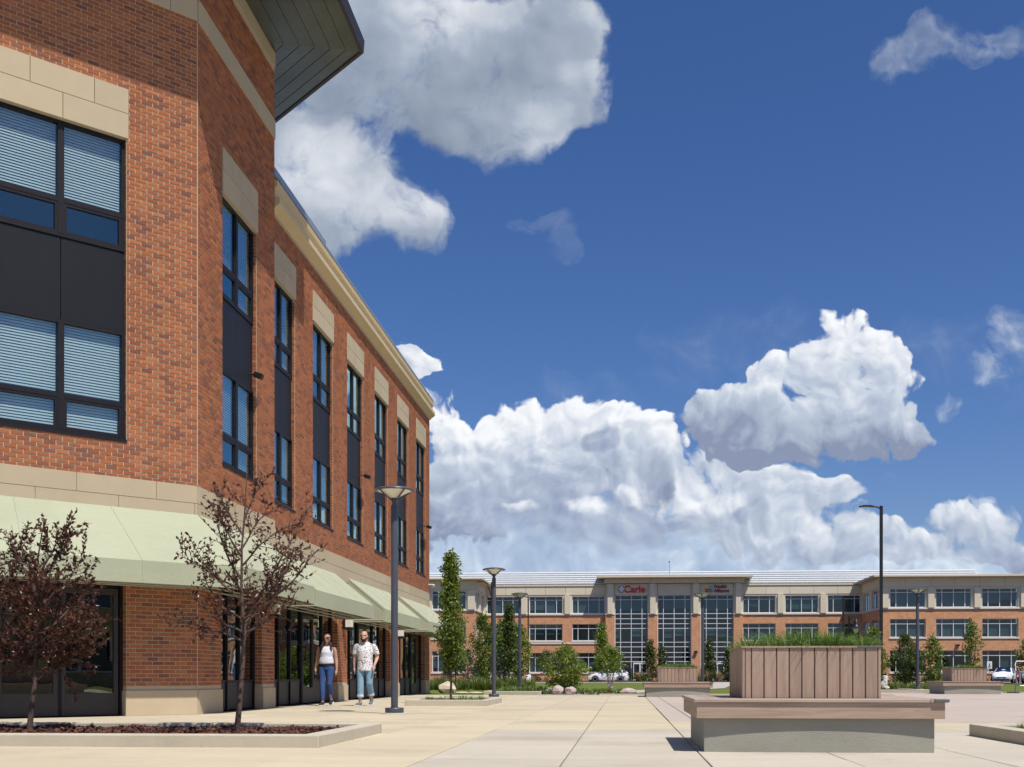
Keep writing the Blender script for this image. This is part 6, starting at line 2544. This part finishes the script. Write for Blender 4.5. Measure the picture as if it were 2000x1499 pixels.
def make_car(name, label, cat, ST, paint, loc, rz, group='parked cars'):
    """nose at x = 0 pointing to -x; stations (x, sill, belt, roof, half width)"""
    t = thing(name, label, cat, (0, 0, 0), group)
    mb, gl = MB(), MB()
    rings = []
    for (x, zl, zb, zr, hw) in ST:
        gh = zr - zb
        pts = [(x, hw * .86, zl), (x, hw * .97, zl + .10), (x, hw, (zl + zb) / 2 + .05), (x, hw * .96, zb), (x, hw * (.96 - .24 * min(1, gh / .4)), zb + gh * .93), (x, hw * .55, zr), (x, 0, zr + .012)]
        rings.append([Vector(p) for p in pts] + [Vector((p[0], -p[1], p[2])) for p in reversed(pts[:-1])])
    n = len(rings[0])
    for i, (A, B) in enumerate(zip(rings, rings[1:])):
        for k in range(n - 1):
            q = [A[k], B[k], B[k + 1], A[k + 1]]
            mb.face(*reversed(q))
        mb.face(A[0], A[-1], B[-1], B[0])
        if ST[i][3] - ST[i][2] > .2 and ST[i + 1][3] - ST[i + 1][2] > .1 or ST[i + 1][3] - ST[i + 1][2] > .25:
            for sgn, (k0, k1) in ((1, (3, 4)), (-1, (n - 5, n - 4))):
                q = [A[k0].lerp(B[k0], .06), A[k0].lerp(B[k0], .94), A[k1].lerp(B[k1], .94), A[k1].lerp(B[k1], .06)]
                c = (q[0] + q[2]) / 2
                q = [c + (p - c) * .94 + Vector((0, .012 * sgn, .004)) for p in q]
                gl.face(*(q if sgn < 0 else reversed(q)))
    mb.face(*rings[0])
    mb.face(*reversed(rings[-1]))
    body = ob('body', mb, M[paint], t, smooth=True)
    me = body.data
    import bmesh
    b = bmesh.new()
    b.from_mesh(me)
    bmesh.ops.remove_doubles(b, verts=b.verts, dist=.0005)
    bmesh.ops.recalc_face_normals(b, faces=b.faces)
    b.to_mesh(me)
    b.free()
    sm = body.modifiers.new('sub', 'SUBSURF')
    sm.levels = sm.render_levels = 1
    ob('side_glass', gl, M['car_glass'], t)
    # windscreen and rear glass
    i = next(j for j in range(len(ST)) if ST[j][3] - ST[j][2] > .2)
    for (A, B, nm) in ((ST[i - 1], ST[i + 1], 'windscreen'), (ST[-2], ST[-4], 'rear_window')):
        mb = MB()
        s = 1 if A[0] > B[0] else -1
        o = .03
        q = [(A[0] + s * o * .6 + (B[0] - A[0]) * .12, A[4] * .74, A[3] + (B[3] - A[3]) * .12 + o), (A[0] + s * o * .6 + (B[0] - A[0]) * .12, -A[4] * .74, A[3] + (B[3] - A[3]) * .12 + o),
             (B[0] - (B[0] - A[0]) * .06 + s * o, -B[4] * .56, B[3] - .03 + o), (B[0] - (B[0] - A[0]) * .06 + s * o, B[4] * .56, B[3] - .03 + o)]
        mb.sheet(q, .01)
        ob(nm, mb, M['car_glass'], t)
    L = ST[-1][0]
    for wx in (.84, L - .92):
        for sg in (-1, 1):
            y = sg * (.80 if L < 4.5 else .83)
            mb = MB()
            pr = [(.20, -.10), (.30, -.10), (.325, -.07), (.325, .07), (.30, .10), (.20, .10)]
            mb.lathe(pr, 24)
            mb.v = [(wx + a, y + c * 1.0, .325 + b_) for a, b_, c in mb.v]
            wh = ob('wheel', mb, M['tyre'], t, smooth=True)
            mb = MB()
            for k in range(8):
                a = k * math.pi / 4
                d, e = Vector((math.cos(a), 0, math.sin(a))), Vector((-math.sin(a), 0, math.cos(a)))
                o = Vector((wx, y + sg * .104, .325))
                mb.face(o + d * .03 - e * .02, o + d * .20 - e * .035, o + d * .20 + e * .035, o + d * .03 + e * .02)
                mb.face(o + d * .03 + e * .02, o + d * .20 + e * .035, o + d * .20 - e * .035, o + d * .03 - e * .02)
            mb.tube([(wx + .205 * math.cos(a), y + sg * .10, .325 + .205 * math.sin(a)) for a in [k * math.pi / 12 for k in range(25)]], .018, 6, False)
            ob('rim', mb, M['rim'], wh)
            mb = MB()
            pts = [(wx + .37 * math.cos(a), y + sg * .085, .33 + .37 * math.sin(a)) for a in [k * math.pi / 12 for k in range(-1, 14)]]
            mb.tube(pts, .025, 5)
            ob('wheel_arch', mb, M['trim'], t)
    for sg in (-1, 1):
        mb = MB()
        h = ST[1][2]
        mb.sheet([(.06, sg * .45, h - .06), (.40, sg * .82, h + .04), (.36, sg * .80, h + .12), (.08, sg * .48, h + .03)][::sg], .02)
        ob('headlight', mb, M['headlight'], t)
        mb = MB()
        mb.box(1.62, 1.78, sg * .92 - (.0 if sg > 0 else .14), sg * .92 + (.14 if sg > 0 else 0), .96, 1.09)
        ob('mirror', mb, M[paint], t, bevel=.03)
        mb = MB()
        mb.sheet([(L - .10, sg * .5, .86), (L - .10, sg * .78, .86), (L - .24, sg * .80, .98), (L - .2, sg * .5, .99)][::sg], .02)
        ob('tail_light', mb, M['car_red'], t)
    mb = MB()
    mb.box(-.012, .05, -.38, .38, .50, .57)
    mb.box(-.03, .05, -.62, .62, .30, .38)
    ob('grille', mb, M['trim'], t, bevel=.01)
    mb = MB()
    mb.box(-.035, -.02, -.16, .16, .40, .49)
    ob('number_plate', mb, M['headlight'], t)
    t.location = loc
    t.rotation_euler = (0, 0, rz)
    return t


make_car('hatchback_car', 'white hatchback with black splotched print parked behind the round shrub', 'car', HATCH, 'wrap', (-3.9, 116.6, .004), 0)
make_car('sedan_car', 'white sedan facing the plaza behind the right distant planter', 'car', SEDAN, 'car_white', (33.6, 101.8, .002), math.radians(66))
make_car('red_car', 'dark red car mostly hidden behind the white sedan', 'car', HATCH, 'car_red', (36.6, 108.0, .002), math.radians(80))
make_car('pickup_car', 'white car cut by the right edge beside the metal chair', 'car', [(a, b, c * 1.12, d * 1.2, e) for a, b, c, d, e in HATCH], 'car_white', (35.6, 99.0, .002), math.radians(75))
